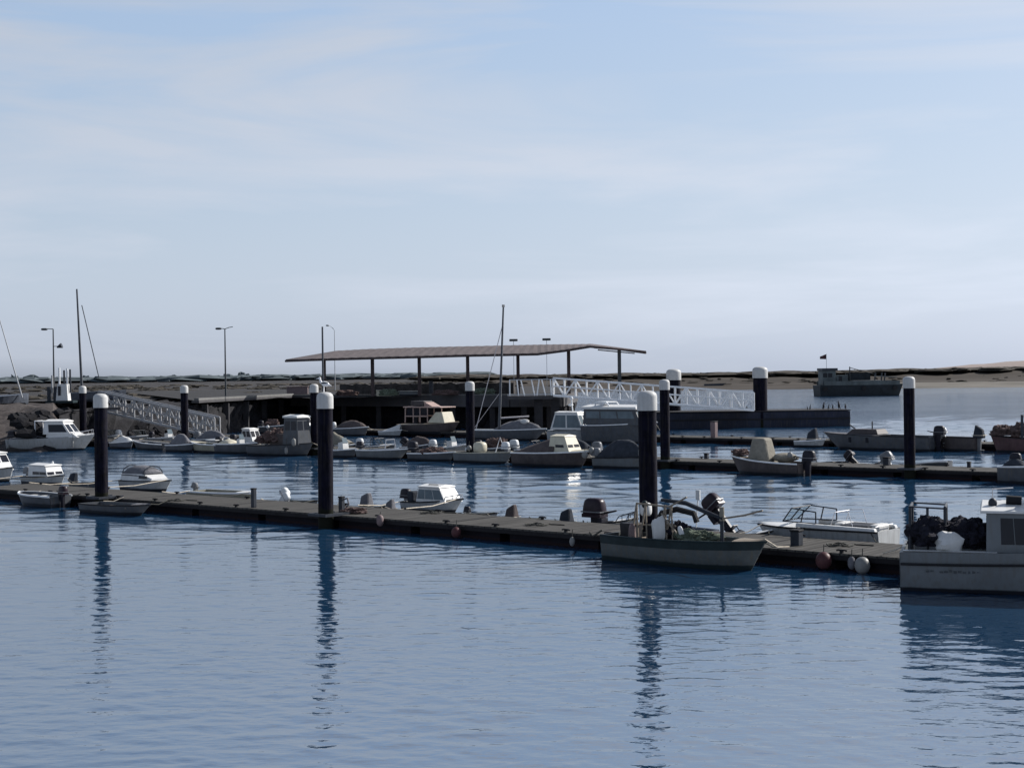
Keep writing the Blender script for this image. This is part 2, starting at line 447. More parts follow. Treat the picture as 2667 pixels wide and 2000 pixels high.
def boat(name, label, x0, x1, head='right', k=0.36, dock=None, off=None, yw=None, fs=0.5, fb=0.75, hull='white_gelcoat', tw=.85, bf=2.2, rake=.10, floor=0.12, gap=.15, cat='boat', group='boats moored in the marina', rail='black_rubber', inner='white_paint', deck=None, dry=0.0):
    hd = HEAD[head] if isinstance(head, str) else head
    c, L, B = fit(x0, x1, hd, k, dock, off, yw, gap, tw)
    b = Boat(); b.L, b.B, b.fs, b.fb, b.tw, b.bf = L, B, fs, fb, tw, bf
    b.root = empty(name, (c.x, c.y, dry), hd, label, cat, group)
    n = 15; m = MB(); st = []
    lip = min(.07, B * .06)
    for i in range(n):
        t = i / (n - 1)
        h = B / 2 * half(t, tw, bf); zs = fs + (fb - fs) * t ** 1.8; zk = -.28 * (1 - t ** 5)
        x = -L / 2 + L * t; hi = max(h - lip, .004)
        rk = rake * L * t ** 3
        pts = []
        for sgn in (1, -1):
            seq = [(hi * .86, floor if t < .97 else zs - .05), (hi, zs), (h, zs), (h * .95, zs * .45), (h * .80, .0), (h * .45, zk * .8)]
            seq = [(sgn * y, z) for y, z in seq]
            pts.append(seq)
        loop = pts[0] + [(0, zk)] + pts[1][::-1]
        st.append([(x - rk * (1 - max(0, z) / zs), y, z) for y, z in loop])
    q = len(st[0]); vs = [p for s_ in st for p in s_]
    fs_ = [(i * q + j, i * q + (j + 1) % q, (i + 1) * q + (j + 1) % q, (i + 1) * q + j) for i in range(n - 1) for j in range(q)]
    fs_.append(tuple((n - 1) * q + j for j in range(q)))
    m.add(vs, fs_)
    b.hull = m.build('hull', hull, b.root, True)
    h = B / 2 * tw
    m = MB(); m.hexa([(-L / 2 - .03, -h * .80, -.1), (-L / 2 + .05, -h * .80, -.1), (-L / 2 + .05, h * .80, -.1), (-L / 2 - .03, h * .80, -.1)],
                     [(-L / 2 - .03, -h * .99, fs - .01), (-L / 2 + .05, -h * .99, fs - .01), (-L / 2 + .05, h * .99, fs - .01), (-L / 2 - .03, h * .99, fs - .01)])
    m.build('transom', hull, b.root)
    if rail:
        for sgn in (1, -1):
            m = MB(); m.tube([(x_, sgn * (hh + .012), z_ - .02) for x_, hh, z_ in [(-L / 2 + L * t, B / 2 * half(t, tw, bf), fs + (fb - fs) * t ** 1.8) for t in [j / 14 for j in range(15)]]], .045 if rail == 'white_rail' else .03, 6)
            m.build('rub_rail', rail, b.root, True)
    if deck:
        b_deck(b, deck[0], deck[1], deck[2])
    if dock and off in ('behind', 'front'): moor(b, dock, off == 'front')
    return b
def sheer(b, u):                 # u = -0.5 stern .. 0.5 bow
    return b.fs + (b.fb - b.fs) * (u + .5) ** 1.8
def hb(b, u):
    return b.B / 2 * half(u + .5, b.tw, b.bf)
def b_deck(b, ua, ub, m, up=0.05, name='foredeck'):
    rows = []; n = 8
    for i in range(n + 1):
        u = ua + (ub - ua) * i / n; h = hb(b, u) * .97; z = sheer(b, u)
        rows.append([(u * b.L, h * y, z + .004 + up * (1 - y * y)) for y in (-1, -.6, 0, .6, 1)])
    k = MB(); vs = [p for r in rows for p in r] + [(p[0], p[1], p[2] - .05) for r in rows for p in r]
    o = (n + 1) * 5
    fs = [(i * 5 + j, (i + 1) * 5 + j, (i + 1) * 5 + j + 1, i * 5 + j + 1) for i in range(n) for j in range(4)]
    fs += [(j, j + 1, o + j + 1, o + j) for j in range(4)]
    k.add(vs, fs); return k.build(name, m, b.root, True)
def b_thwarts(b, us, m='pale_wood'):
    for u in us:
        k = MB(); h = hb(b, u) * .9
        k.box((u * b.L, 0, sheer(b, u) - .13), (.22, h * 2, .045)); k.build('seat', m, b.root)
def outboard(b, y=0.0, s=1.0, tilt=0.0, cowl='dark_motor', leg='grey_motor', z=None, x=None, cover=None):
    z0 = (b.fs if z is None else z); x0 = -b.L / 2 - .02 if x is None else x
    k = MB()
    k.hexa([(-.30, -.05, -.95), (-.08, -.05, -.95), (-.08, .05, -.95), (-.30, .05, -.95)], [(-.34, -.08, .12), (-.06, -.08, .12), (-.06, .08, .12), (-.34, .08, .12)])
    k.blob((-.18, 0, -.92), (.62, .14, .15), nu=12, nv=8)
    k.box((-.24, 0, -.70), (.46, .26, .03))
    k.box((.0, 0, -.08), (.14, .28, .34))
    leg_o = k.build('outboard_motor', leg, b.root, True)
    leg_o.location = (x0, y, z0); leg_o.scale = (s, s, s)
    leg_o.rotation_euler = (0, R(tilt), 0)
    k = MB()
    if cover:
        q_ = random.uniform(-.06, .06)
        k.hexa([(-.52, -.22, -.08), (.08, -.22, -.08), (.08, .22, -.08), (-.52, .22, -.08)], [(-.44, -.15, .42 + q_), (-.04, -.13, .64), (-.04, .13, .64), (-.44, .15, .42 + q_)])
        cv_ = k.build('motor_cover', cover, leg_o, False, .07); k = MB()
        k.tube([(-.535, -.235, .08), (.085, -.235, .08), (.085, .235, .08), (-.535, .235, .08), (-.535, -.235, .08)], .018, 5); k.build('tie_cord', 'rope_pale', cv_)
    else:
        k.blob((-.26, 0, .36), (.62, .38, .50), p=.5, nu=18, nv=12, tp=.12)
        k.box((-.26, 0, .15), (.60, .36, .10))
        k.build('cowling', cowl, leg_o, True)
        k = MB(); k.box((-.26, 0, .25), (.645, .395, .03)); k.build('stripe', 'grey_motor' if cowl != 'white_motor' else 'navy_motor', leg_o)
        k = MB(); k.tube([(.05, 0, .22), (.45, 0, .30)], [.035, .025]); k.build('tiller', 'black_rubber', leg_o)
    k = MB()
    for a in range(3):
        k.box((0, 0, .10), (.03, .10, .17), Matrix.Translation((-.46, 0, -.92)) @ Matrix.Rotation(a * 2.094, 4, 'X') @ Matrix.Rotation(.5, 4, 'Z'))
    k.build('propeller', 'dark_steel', leg_o)
    return leg_o
def face_panel(pts, u0, u1, v0, v1, nrm, out=.008, th=.02):
    A, B_, C, D = [Vector(p) for p in pts]     # bottom-a, bottom-b, top-b, top-a
    P = lambda u, v: (A.lerp(B_, u)).lerp(D.lerp(C, u), v)
    q = [P(u0, v0), P(u1, v0), P(u1, v1), P(u0, v1)]
    n = Vector(nrm).normalized()
    return [p - n * th for p in q], [p + n * out for p in q]
def cabin(b, ua, ub, w, z0, h, rf=.3, rb=.0, m='white_paint', roof=None, over=.08, side=((.08, .46), (.54, .92)), v=(.48, .88), front=2, glass='window_glass', tum=.88, name='cabin', back=0, roofth=.05):
    xa, xb = ua * b.L, ub * b.L; w = w * b.B / 2; wt = w * tum
    z1 = z0 + h
    lo = [(xa, -w, z0), (xb, -w * .92, z0), (xb, w * .92, z0), (xa, w, z0)]
    hi = [(xa + rb, -wt, z1), (xb - rf, -wt * .95, z1), (xb - rf, wt * .95, z1), (xa + rb, wt, z1)]
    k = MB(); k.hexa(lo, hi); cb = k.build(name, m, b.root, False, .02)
    def win(pts, u0, u1, v0, v1, n):
        q0, q1 = face_panel(pts, u0, u1, v0, v1, n)
        kk = MB(); kk.hexa(q0, q1); kk.build('window', glass, cb)
    for u0, u1 in side:
        win((lo[0], lo[1], hi[1], hi[0]), u0, u1, v[0], v[1], (0, -1, (w - wt) / h))
        win((lo[3], lo[2], hi[2], hi[3]), u0, u1, v[0], v[1], (0, 1, (w - wt) / h))
    for i in range(front):
        win((lo[1], lo[2], hi[2], hi[1]), (i + .1) / front, (i + .9) / front, v[0], v[1], (h, 0, rf))
    for i in range(back):
        win((lo[0], lo[3], hi[3], hi[0]), (i + .15) / back, (i + .85) / back, v[0], v[1], (-h, 0, rb))
    if roof:
        k = MB(); x0, x1 = xa + rb - over, xb - rf + over
        q = wt + over * .6; cr = .16 * wt
        k.add([(x0, -q, z1 + .003), (x1, -q, z1 + .003), (x1, q, z1 + .003), (x0, q, z1 + .003), (x0 + .02, -q, z1 + roofth), (x1 - .03, -q, z1 + roofth), (x1 - .08, 0, z1 + roofth + cr), (x0 + .05, 0, z1 + roofth + cr), (x0 + .02, q, z1 + roofth), (x1 - .03, q, z1 + roofth)],
              [(3, 2, 1, 0), (0, 1, 5, 4), (4, 5, 6, 7), (7, 6, 9, 8), (2, 3, 8, 9), (1, 2, 9, 6, 5), (3, 0, 4, 7, 8)])
        k.build('roof', roof, cb, False, .015)
    return cb
def windshield(b, ua, ub, w, h, m='dark_steel', glass='pale_glass', z0=None, side=True):
    # raked frame with glass panes; ua = rear end of the side panes, ub = front foot
    w = w * b.B / 2; xa, xb = ua * b.L, ub * b.L; za = sheer(b, ua) + .05 if z0 is None else z0; zb = sheer(b, ub) + .06 if z0 is None else z0
    rk = h * .9
    ft = (xb - rk, za + h)
    k = MB(); r = .022
    for s in (1, -1):
        k.tube([(xa, s * w, za + h * .82), (ft[0], s * w * .88, ft[1]), (xb, s * w * .7, zb)], r)
        k.tube([(xa, s * w, za + h * .82), (xa, s * w, za)], r)
        k.tube([(xa, s * w, za), (xb, s * w * .7, zb)], r)
        xm = (xa + ft[0]) / 2
        k.tube([(xm, s * w * .95, za + h * .9), (xm + .1, s * w * .95, za)], r)
    k.tube([(ft[0], -w * .88, ft[1]), (ft[0], w * .88, ft[1])], r); k.tube([(xb, -w * .7, zb), (xb, w * .7, zb)], r)
    k.tube([(ft[0], 0, ft[1]), (xb, 0, zb)], r)
    fr = k.build('windshield', m, b.root, True)
    k = MB(); t = .006
    k.hexa([(xb, -w * .7, zb), (xb + t, -w * .7, zb), (xb + t, w * .7, zb), (xb, w * .7, zb)], [(ft[0], -w * .88, ft[1]), (ft[0] + t, -w * .88, ft[1]), (ft[0] + t, w * .88, ft[1]), (ft[0], w * .88, ft[1])])
    k.build('pane', 'clear_glass', fr)
    return fr
def bow_rail(b, ua, h=.4, m='steel_rail', ub=.47):
    k = MB(); n = 7; top = []
    for s in (1, -1):
        line = []
        for i in range(n):
            u = ua + (ub - ua) * i / (n - 1)
            line.append((u * b.L, s * max(.04, hb(b, u) * .9), sheer(b, u) + h * (.55 + .45 * i / (n - 1) if i else .0)))
            if i and i % 2 == 0: k.tube([(u * b.L, s * max(.04, hb(b, u) * .9), sheer(b, u)), line[-1]], .014, 5)
        k.tube(line, .018, 5)
        top.append(line[-1])
    k.tube([top[0], (top[0][0] + .06, 0, top[0][2]), top[1]], .018, 5)
    return k.build('bow_rail', m, b.root, True)
def cover(b, ua, ub, h, m, w=1.0, name='cover', ridge=.5, nz=.12, seed=1, z0=None, peak=None):
    # sagging tarpaulin over a stretch of the boat; h = ridge height above the sheer
    k = MB(); n = 14; rows = []
    for i in range(n + 1):
        f = i / n; u = ua + (ub - ua) * f; hw = hb(b, u) * w + .015; z = sheer(b, u) if z0 is None else z0
        pk = peak(f) if peak else math.sin(math.pi * min(max(f, 0), 1)) ** .6
        r = []
        for j in range(13):
            y = -1 + j / 6; a = (1 - abs(y) ** (1.3 + ridge))
            d = nz * noise.noise(Vector((f * 5 + seed, y * 2.2, seed * 3)))
            r.append((u * b.L, hw * y * (1 + .02 * d), z + (h * pk) * a * (1 + d) + .01 - (.10 if abs(y) == 1 else 0)))
        rows.append(r)
    vs = [p for r in rows for p in r]; q = 13
    fs = [(i * q + j, (i + 1) * q + j, (i + 1) * q + j + 1, i * q + j + 1) for i in range(n) for j in range(q - 1)]
    k.add(vs, fs)
    o = k.build(name, m, b.root, True)
    s = o.modifiers.new('thick', 'SOLIDIFY'); s.thickness = .02
    return o
def console(b, u, w, h, m='white_paint', ln=.6, screen=True):
    z = .12
    k = MB(); k.hexa([(u * b.L - ln / 2, -w / 2, z), (u * b.L + ln / 2, -w / 2, z), (u * b.L + ln / 2, w / 2, z), (u * b.L - ln / 2, w / 2, z)],
                     [(u * b.L - ln / 2, -w / 2 * .9, z + h), (u * b.L + ln / 4, -w / 2 * .9, z + h * 1.1), (u * b.L + ln / 4, w / 2 * .9, z + h * 1.1), (u * b.L - ln / 2, w / 2 * .9, z + h)])
    c = k.build('console', m, b.root, False, .02)
    if screen:
        k = MB(); k.hexa([(u * b.L + ln * .28, -w * .42, z + h), (u * b.L + ln * .32, -w * .42, z + h), (u * b.L + ln * .32, w * .42, z + h), (u * b.L + ln * .28, w * .42, z + h)],
                         [(u * b.L + ln * .0, -w * .36, z + h * 1.4), (u * b.L + ln * .04, -w * .36, z + h * 1.4), (u * b.L + ln * .04, w * .36, z + h * 1.4), (u * b.L, w * .36, z + h * 1.4)])
        k.build('windscreen', 'pale_glass', c)
    return c
def wpt(b, x, y, z):             # boat-local point to world
    hd = b.root.rotation_euler.z
    return Vector((b.root.location.x + x * math.cos(hd) - y * math.sin(hd), b.root.location.y + x * math.sin(hd) + y * math.cos(hd), b.root.location.z + z))
def fender(p, label, r=.14, ln=.5, m='white_buoy', group='fenders on docks and boats', ball=False, line=0.3):
    o = empty('fender', p, 0, label, 'fender', group)
    k = MB()
    if ball: k.blob((0, 0, 0), (r * 2, r * 2, r * 2.2), nu=16, nv=12)
    else: k.lathe([(.02, -ln / 2), (r * .7, -ln / 2 + .04), (r, -ln / 2 + .12), (r, ln / 2 - .12), (r * .7, ln / 2 - .04), (.03, ln / 2)], n=14)
    k.build('body', m, o, True)
    k = MB(); t = ln / 2 if not ball else r
    k.tube([(0, 0, t - .02), (0.02, .03, t + line)], .014, 5); k.build('line', 'rope', o)
    return o
def moor(b, dock, front=False):
    e = (0.12 if front else DOCKW - .12)
    for u in (-.44, .44):
        y = (1 if front else -1) * (1 if math.cos(b.root.rotation_euler.z - ANG) > 0 else -1)
        a = Vector((u * b.L, y * hb(b, u) * .9, sheer(b, u) + .02)); wq = wpt(b, *a)
        P = DP[dock] + NRM * e; t = (wq - P).dot(DIR) + random.uniform(-.7, .7); q = P + DIR * t - b.root.location
        hd = b.root.rotation_euler.z
        c = Vector((q.x * math.cos(hd) + q.y * math.sin(hd), -q.x * math.sin(hd) + q.y * math.cos(hd), DECK + .06))
        k = MB(); k.tube([a, a.lerp(c, .5) - Vector((0, 0, .10)), c], .018, 5); k.build('mooring_line', random.choice(('rope', 'rope_pale')), b.root, True)
def netpile(p, sz, label, m='dark_net', nz=.45, seed=1, name='fishing_net', group=None, cat='fishing net', rz=0, floats=0):
    o = empty(name, p, rz, label, cat, group)
    k = MB(); k.blob((0, 0, sz[2] * .25), sz, nz=nz, seed=seed, nu=54, nv=34, zmin=-.5, freq=2.0, fine=True)
    for i in range(7):
        a = random.uniform(0, 6.28); q = random.uniform(.15, .42)
        k.blob((sz[0] * q * math.cos(a), sz[1] * q * math.sin(a), sz[2] * random.uniform(.2, .55)), (sz[0] * .34, sz[1] * .34, sz[2] * .34), nz=.6, seed=seed + i, nu=26, nv=18, fine=True)
    k.build('heap', m, o, True)
    for i in range(floats):
        k = MB(); a = random.uniform(0, 6.28); k.blob((sz[0] * .36 * math.cos(a), sz[1] * .36 * math.sin(a), sz[2] * .62), (.11, .11, .11), nu=10, nv=8)
        k.build('float', 'white_buoy', o, True)
    return o
def glass_mat():
    m = bpy.data.materials.new('clear_glass'); m.use_nodes = True
    b = m.node_tree.nodes['Principled BSDF']
    b.inputs['Base Color'].default_value = (.7, .78, .8, 1); b.inputs['Roughness'].default_value = .03
    b.inputs['Transmission Weight'].default_value = 1.0; b.inputs['IOR'].default_value = 1.02
    MATS['clear_glass'] = m
glass_mat()
# ================================================================== boats along the nearest dock
G1 = 'boats moored behind the nearest dock'
b = boat('motorboat', 'white motorboat cut off by the left edge, sloping front window, behind the nearest dock', -95, 34, 'right', .40, 1, 'behind', fs=.6, fb=.8, gap=3.2, group=G1)
b_deck(b, .05, .5, 'white_paint')
cabin(b, -.25, .30, .75, .60, .95, rf=.75, rb=.1, roof='white_paint', side=((.10, .48), (.54, .95)))
b = boat('cabin_boat', 'small boxy white cabin boat with one long dark window, left of the leftmost near pile', 52, 168, 'right', .42, 1, 'behind', fs=.42, fb=.55, gap=3.2, group=G1)
b_deck(b, .18, .5, 'white_paint', .08)
cabin(b, -.28, .26, .82, .42, .60, rf=.28, rb=.0, m='white_paint', roof='white_paint', side=((.25, .60), (.62, .97)), v=(.22, .48), over=.06)
k = MB(); k.blob((.12 * b.L, .1, 1.15), (.14, .14, .24), nu=10, nv=8); k.build('horn', 'white_motor', b.root, True)
outboard(b, 0, .8, 0, 'grey_motor')
b = boat('skiff', 'low grey skiff with a dark covered outboard, immediately left of the leftmost near pile', 178, 268, 'right', .38, 1, 'behind', fs=.32, fb=.5, hull='grey_hull', gap=2.4, group=G1)
outboard(b, 0, .85, 20, cover='dark_canvas'); b_thwarts(b, (-.15, .15), 'white_paint')
b = boat('covered_motorboat', 'white motorboat under a grey canvas, dark slot window, right of the leftmost near pile', 308, 446, 'right', .46, 1, 'behind', fs=.52, fb=.60, gap=3.4, group=G1, rake=.14)
b_deck(b, .16, .5, 'white_paint', .06)
k = MB(); rows = []
for u in [-.47 + .70 * f / 8 for f in range(9)]:
    h = hb(b, u) * .90; z = sheer(b, u); tp = .34 if u < .05 else .34 * (1 - (u - .05) / .18 * .75)
    rows.append([(u * b.L, -h, z), (u * b.L, -h * .88, z + tp), (u * b.L, h * .88, z + tp), (u * b.L, h, z)])
vs = [p for r in rows for p in r]; k.add(vs, [(i * 4 + q, (i + 1) * 4 + q, (i + 1) * 4 + q + 1, i * 4 + q + 1) for i in range(8) for q in range(3)] + [(0, 1, 2, 3), (32, 35, 34, 33)])
cm_ = k.build('coaming', 'white_paint', b.root)
cover(b, -.46, .10, .40, 'grey_canvas', .82, ridge=.9, nz=.10, seed=4, z0=.86, peak=lambda f: math.sin(math.pi * (.06 + .88 * f)) ** .35 if 0 < f < 1 else .05)
k = MB(); h0 = hb(b, 0) * .90
k.hexa([(.00 * b.L, -h0 * .95 - .03, .66), (.16 * b.L, -h0 * .90 - .03, .66), (.16 * b.L, -h0 * .86, .66), (.00 * b.L, -h0 * .90, .66)], [(.00 * b.L, -h0 * .91 - .03, .80), (.16 * b.L, -h0 * .87 - .03, .80), (.16 * b.L, -h0 * .82, .80), (.00 * b.L, -h0 * .86, .80)])
k.build('window', 'window_glass', cm_)
for u in (-.44, .07):
    k = MB(); hw = hb(b, u) * .78
    k.tube([(u * b.L, -hw * math.cos(a), .86 + .39 * math.sin(a)) for a in [j_ * math.pi / 10 for j_ in range(11)]], .03)
    k.build('canopy_hoop', 'dark_canvas', b.root, True)
b = boat('skiff', 'pale open skiff with a square white stern, right of the covered grey motorboat', 484, 668, 'right', .34, 1, 'behind', fs=.42, fb=.48, hull='cream_hull', gap=1.6, group=G1, rail='white_rail', bf=2.6)
b_thwarts(b, (-.2, .1), 'white_paint'); b_deck(b, .28, .5, 'white_paint')
outboard(b, 0, .55, 10, 'grey_motor')
b = boat('skiff', 'low skiff with two tilted white outboards, left of the gull pile', 712, 828, 'right', .42, 1, 'behind', fs=.30, fb=.42, gap=1.0, hull='pale_grey_hull', group=G1)
o = outboard(b, .25, .75, 42, 'white_motor', 'white_motor'); o = outboard(b, -.55, .62, 55, 'white_motor', 'white_motor', x=-b.L / 2 + .9)
b_thwarts(b, (.1,), 'white_paint')
b = boat('skiff', 'grey skiff with a big grey hooded outboard, just right of the gull pile', 930, 1010, 'right', .5, 1, 'behind', fs=.34, fb=.46, gap=.6, hull='grey_hull', group=G1)
outboard(b, .1, .95, 0, cover='grey_canvas', x=-b.L / 2 + .35); b_thwarts(b, (.05,), 'white_paint')
b = boat('skiff', 'small skiff with a smaller grey hooded outboard, against the white cabin boat with wrap windows', 998, 1058, 'right', .5, 1, 'behind', fs=.34, fb=.42, gap=.4, hull='pale_grey_hull', group=G1)
outboard(b, 0, .72, 0, cover='grey_canvas', x=-b.L / 2 + .35)
b = boat('cabin_boat', 'white cabin boat with long wraparound windows and raised bow, right of the gull pile', 1042, 1206, 'right', .46, 1, 'behind', fs=.42, fb=.62, gap=3.0, group=G1, rake=.16)
b_deck(b, .12, .5, 'white_paint', .05)
cabin(b, -.20, .34, .84, .44, .60, rf=.42, rb=.06, roof='white_paint', side=((.03, .30), (.32, .62), (.64, .97)), v=(.22, .86), tum=.82, over=.05, glass='pale_glass')
outboard(b, 0, .8, 0, 'dark_motor')
k = MB(); k.box((-.36 * b.L, -.2, .62), (.34, .5, .45)); k.build('seat', 'dark_canvas', b.root, False, .06)
k = MB(); k.tube([(-.05 * b.L, -.25, 1.08), (-.05 * b.L, -.25, 1.16), (.12 * b.L, -.25, 1.16), (.12 * b.L, -.25, 1.08)], .018); k.build('roof_rail', 'dark_steel', b.root)
bow_rail(b, .2, .18)
b = boat('skiff', 'low white skiff showing only its gunwale, right of the wraparound window cabin boat', 1196, 1296, 'right', .36, 1, 'behind', fs=.34, fb=.44, gap=1.0, group=G1)
b_thwarts(b, (-.2, .1), 'white_paint'); outboard(b, 0, .45, 0, 'dark_motor', x=-b.L / 2 + .3)
b = boat('skiff', 'white skiff with a brown hooded outboard, midway along the nearest dock', 1300, 1412, 'right', .4, 1, 'behind', fs=.34, fb=.42, gap=.35, group=G1)
outboard(b, 0, .85, 0, cover='brown_canvas', x=-b.L / 2 + .55); b_thwarts(b, (.0, .25), 'white_paint')
b = boat('skiff', 'skiff with a navy hooded outboard, left of the big maroon motor', 1452, 1530, 'right', .5, 1, 'behind', fs=.28, fb=.36, gap=.35, hull='dark_hull', group=G1)
outboard(b, .1, .9, 0, cover='dark_canvas', x=-b.L / 2 + .35)
b = boat('skiff', 'white skiff with a large bare maroon outboard, left of the thickest pile', 1522, 1662, 'right', .40, 1, 'behind', fs=.38, fb=.62, gap=0.6, group=G1, rake=.14)
outboard(b, 0, 1.35, 0, 'maroon_motor', 'dark_motor', x=-b.L / 2 + .55, z=.42); b_deck(b, .1, .5, 'white_paint')
bow_rail(b, .15, .25, 'dark_steel')
b = boat('skiff', 'skiff with a big dark outboard tilted out of the water, behind the open fishing boat', 1712, 1872, 'left', .42, 1, 'behind', fs=.40, fb=.5, gap=.25, hull='dark_hull', group=G1)
o = outboard(b, 0, 1.08, 42, 'maroon_motor', 'dark_motor', z=.86)
k = MB(); k.tube([(-b.L / 2 + .9, -.4, .4), (-b.L / 2 + .85, -.45, 1.35)], .02); k.box((-b.L / 2 + .84, -.45, 1.52), (.16, .05, .34)); k.build('oar', 'white_motor', b.root)
b = boat('skiff', 'low white skiff between the tilted dark outboard and the sleek motorboat', 1890, 2012, 'right', .40, 1, 'behind', fs=.34, fb=.56, gap=.2, group=G1)
b_deck(b, .2, .5, 'white_paint'); b_thwarts(b, (-.1, .1), 'white_paint')
b = boat('motorboat', 'sleek white motorboat with dark framed windscreen, moored right of the open fishing boat', 1975, 2343, 'left', .38, 1, 'behind', fs=.86, fb=.80, gap=0.35, group=G1, rake=.12, bf=2.4, tw=.9, dry=-.12)
b_deck(b, .10, .5, 'white_paint', .06)
for s_ in (1, -1):
    k = MB(); k.hexa([(-.5 * b.L + .05, s_ * b.B * .47, .84), (.10 * b.L, s_ * b.B * .49, .86), (.10 * b.L, s_ * b.B * .38, .86), (-.5 * b.L + .05, s_ * b.B * .36, .84)], [(-.5 * b.L + .10, s_ * b.B * .45, .95), (.10 * b.L, s_ * b.B * .47, .99), (.10 * b.L, s_ * b.B * .38, .99), (-.5 * b.L + .10, s_ * b.B * .36, .95)]); k.build('coaming', 'white_paint', b.root, False, .02)
windshield(b, -.04, .24, .80, .44, z0=.99)
k = MB()
for y in (-.5, .5): k.tube([(-.12 * b.L, y, .8), (-.16 * b.L, y, 1.36), (-.26 * b.L, y, 1.40), (-.30 * b.L, y, .85)], .013, 6)
k.tube([(-.16 * b.L, -.5, 1.36), (-.16 * b.L, .5, 1.36)], .013, 6); k.tube([(-.20 * b.L, -.6, .84), (-.47 * b.L, -.6, .99), (-.47 * b.L, .6, .99)], .013, 6); k.build('grab_rail', 'steel_rail', b.root, True)
k = MB(); k.box((-.30 * b.L, 0, .94), (.95, 1.0, .10)); k.build('engine_cover', 'dark_canvas', b.root, False, .03)
for u in (-.16, -.42):
    k = MB(); k.box((u * b.L, -.15, .86), (.32, .8, .30)); k.build('seat', 'white_canvas', b.root, False, .06)
G2 = 'boats moored in front of the nearest dock'
b = boat('rowing_boat', 'small grey rowing boat with white gunwale and dark red outboard at the far left', 52, 186, 'left', .40, 1, 'front', fs=.50, fb=.56, hull='grey_hull', gap=.1, group=G2, rail='white_rail', bf=3.0)
outboard(b, 0, .75, 0, 'maroon_motor', 'dark_motor'); b_thwarts(b, (-.25, .05, .25), 'white_paint')
b = boat('skiff', 'long low grey skiff in front of the leftmost near pile', 204, 392, 'right', .30, 1, 'front', fs=.40, fb=.50, hull='grey_hull', gap=.65, group=G2, rake=.16)
b_thwarts(b, (-.25, .0, .22)); b_deck(b, .3, .5, 'grey_canvas')
# open wooden fishing boat beside the thickest pile
fbt = b = boat('fishing_boat', 'open wooden fishing boat with dark green band and grey hull beside the thickest pile', 1564, 1996, 'right', .30, 1, 'front', fs=.78, fb=.86, hull='fishing_hull', gap=.60, group=G2, rake=.09, bf=2.8, rail='dark_green_paint', tw=.7)
for s in (1, -1):
    k = MB(); rows = []
    for j in range(15):
        u = -.5 + j / 14 * .995; h = hb(b, u); z = sheer(b, u); rk = .09 * b.L * (u + .5) ** 3
        rows.append([(u * b.L - rk * .02, s * (h + .014), z - .03), (u * b.L - rk * .30, s * (h * .975 + .014), z - .26)])
    vs = [p for r in rows for p in r]
    vs += [(p[0], p[1] - s * .02, p[2]) for r in rows for p in r]
    fs = [(2 * i, 2 * i + 1, 2 * i + 3, 2 * i + 2) for i in range(14)] + [(30 + 2 * i, 30 + 2 * i + 2, 30 + 2 * i + 3, 30 + 2 * i + 1) for i in range(14)]
    fs += [(2 * i, 2 * i + 2, 32 + 2 * i, 30 + 2 * i) for i in range(14)] + [(2 * i + 1, 31 + 2 * i, 33 + 2 * i, 2 * i + 3) for i in range(14)]
    k.add(vs, fs); k.build('painted_band', 'dark_green_paint', b.root)
b_thwarts(b, (-.30, -.08, .12, .30)); b_deck(b, .34, .5, 'pale_wood')
k = MB(); k.tube([(.22 * b.L, .1, .2), (.22 * b.L, .1, 1.35)], .06, 10); k.build('post', 'dark_steel', b.root, True)
k = MB(); k.tube([(.22 * b.L, .1, 1.35), (.22 * b.L, .1, 1.75)], .075, 10); k.build('post_sleeve', 'tan_canvas', b.root, True)
k = MB(); k.tube([(-.18 * b.L, .2, 1.85), (-.02 * b.L, .18, 1.80), (.10 * b.L, .15, 1.60), (.23 * b.L, .06, 1.42)], [.05, .07, .07, .05], 8); k.build('furled_boom', 'dark_canvas', b.root, True)
k = MB(); k.tube([(.23 * b.L, .06, 1.42), (.36 * b.L, .1, 1.55), (.47 * b.L, .1, 1.72)], .03, 6); k.build('spar', 'pale_wood', b.root, True)
k = MB()
for x in (-.33, -.27, -.14, -.10):
    k.tube([(x * b.L, -.35, .25), (x * b.L + .18, -.2, 1.75)], .03); k.tube([(x * b.L + .34, -.35, .25), (x * b.L + .18, -.2, 1.75)], .026)
k.tube([(-.32 * b.L, -.2, 1.1), (-.04 * b.L, -.2, 1.15)], .03); k.tube([(-.30 * b.L, -.2, 1.75), (-.06 * b.L, -.2, 1.70)], .03)
k.tube([(-.08 * b.L, -.2, 1.7), (.04 * b.L, -.25, 2.02)], .028); k.tube([(-.12 * b.L, -.3, 1.5), (.02 * b.L, -.3, .7)], .028)
k.build('hauler_frame', 'pale_wood', b.root)
k = MB(); k.tube([(-.24 * b.L, .2, .9), (-.18 * b.L, .2, 1.45), (-.08 * b.L, .2, 1.6), (.03 * b.L, .2, 1.5), (.05 * b.L, .2, 1.25)], .09, 8); k.build('exhaust_hose', 'black_rubber', b.root, True)
k = MB(); k.box((-.17 * b.L, .1, .72), (.72, .6, .85)); k.build('engine_box', 'pier_concrete', b.root, False, .04)
k = MB(); k.blob((-.255 * b.L, -.1, 1.72), (.20, .20, .24), nu=12, nv=8); k.build('lantern', 'dark_green_paint', b.root, True)
k = MB(); k.blob((-.305 * b.L, .35, 1.52), (.34, .3, .42), p=.6); k.build('fuel_tank', 'white_motor', b.root, True)
q = wpt(b, -.13 * b.L, -.36, .98)
k = MB(); k.blob((0, 0, 0), (.40, .34, .80), nz=.3, seed=2, p=.7); o = k.build('white_sack', 'white_canvas', None, True); o.location = q; tag(o, 'upright white sack leaning on the hauler frame of the open fishing boat', 'sack')
q = wpt(b, -.32 * b.L, -.28, .78)
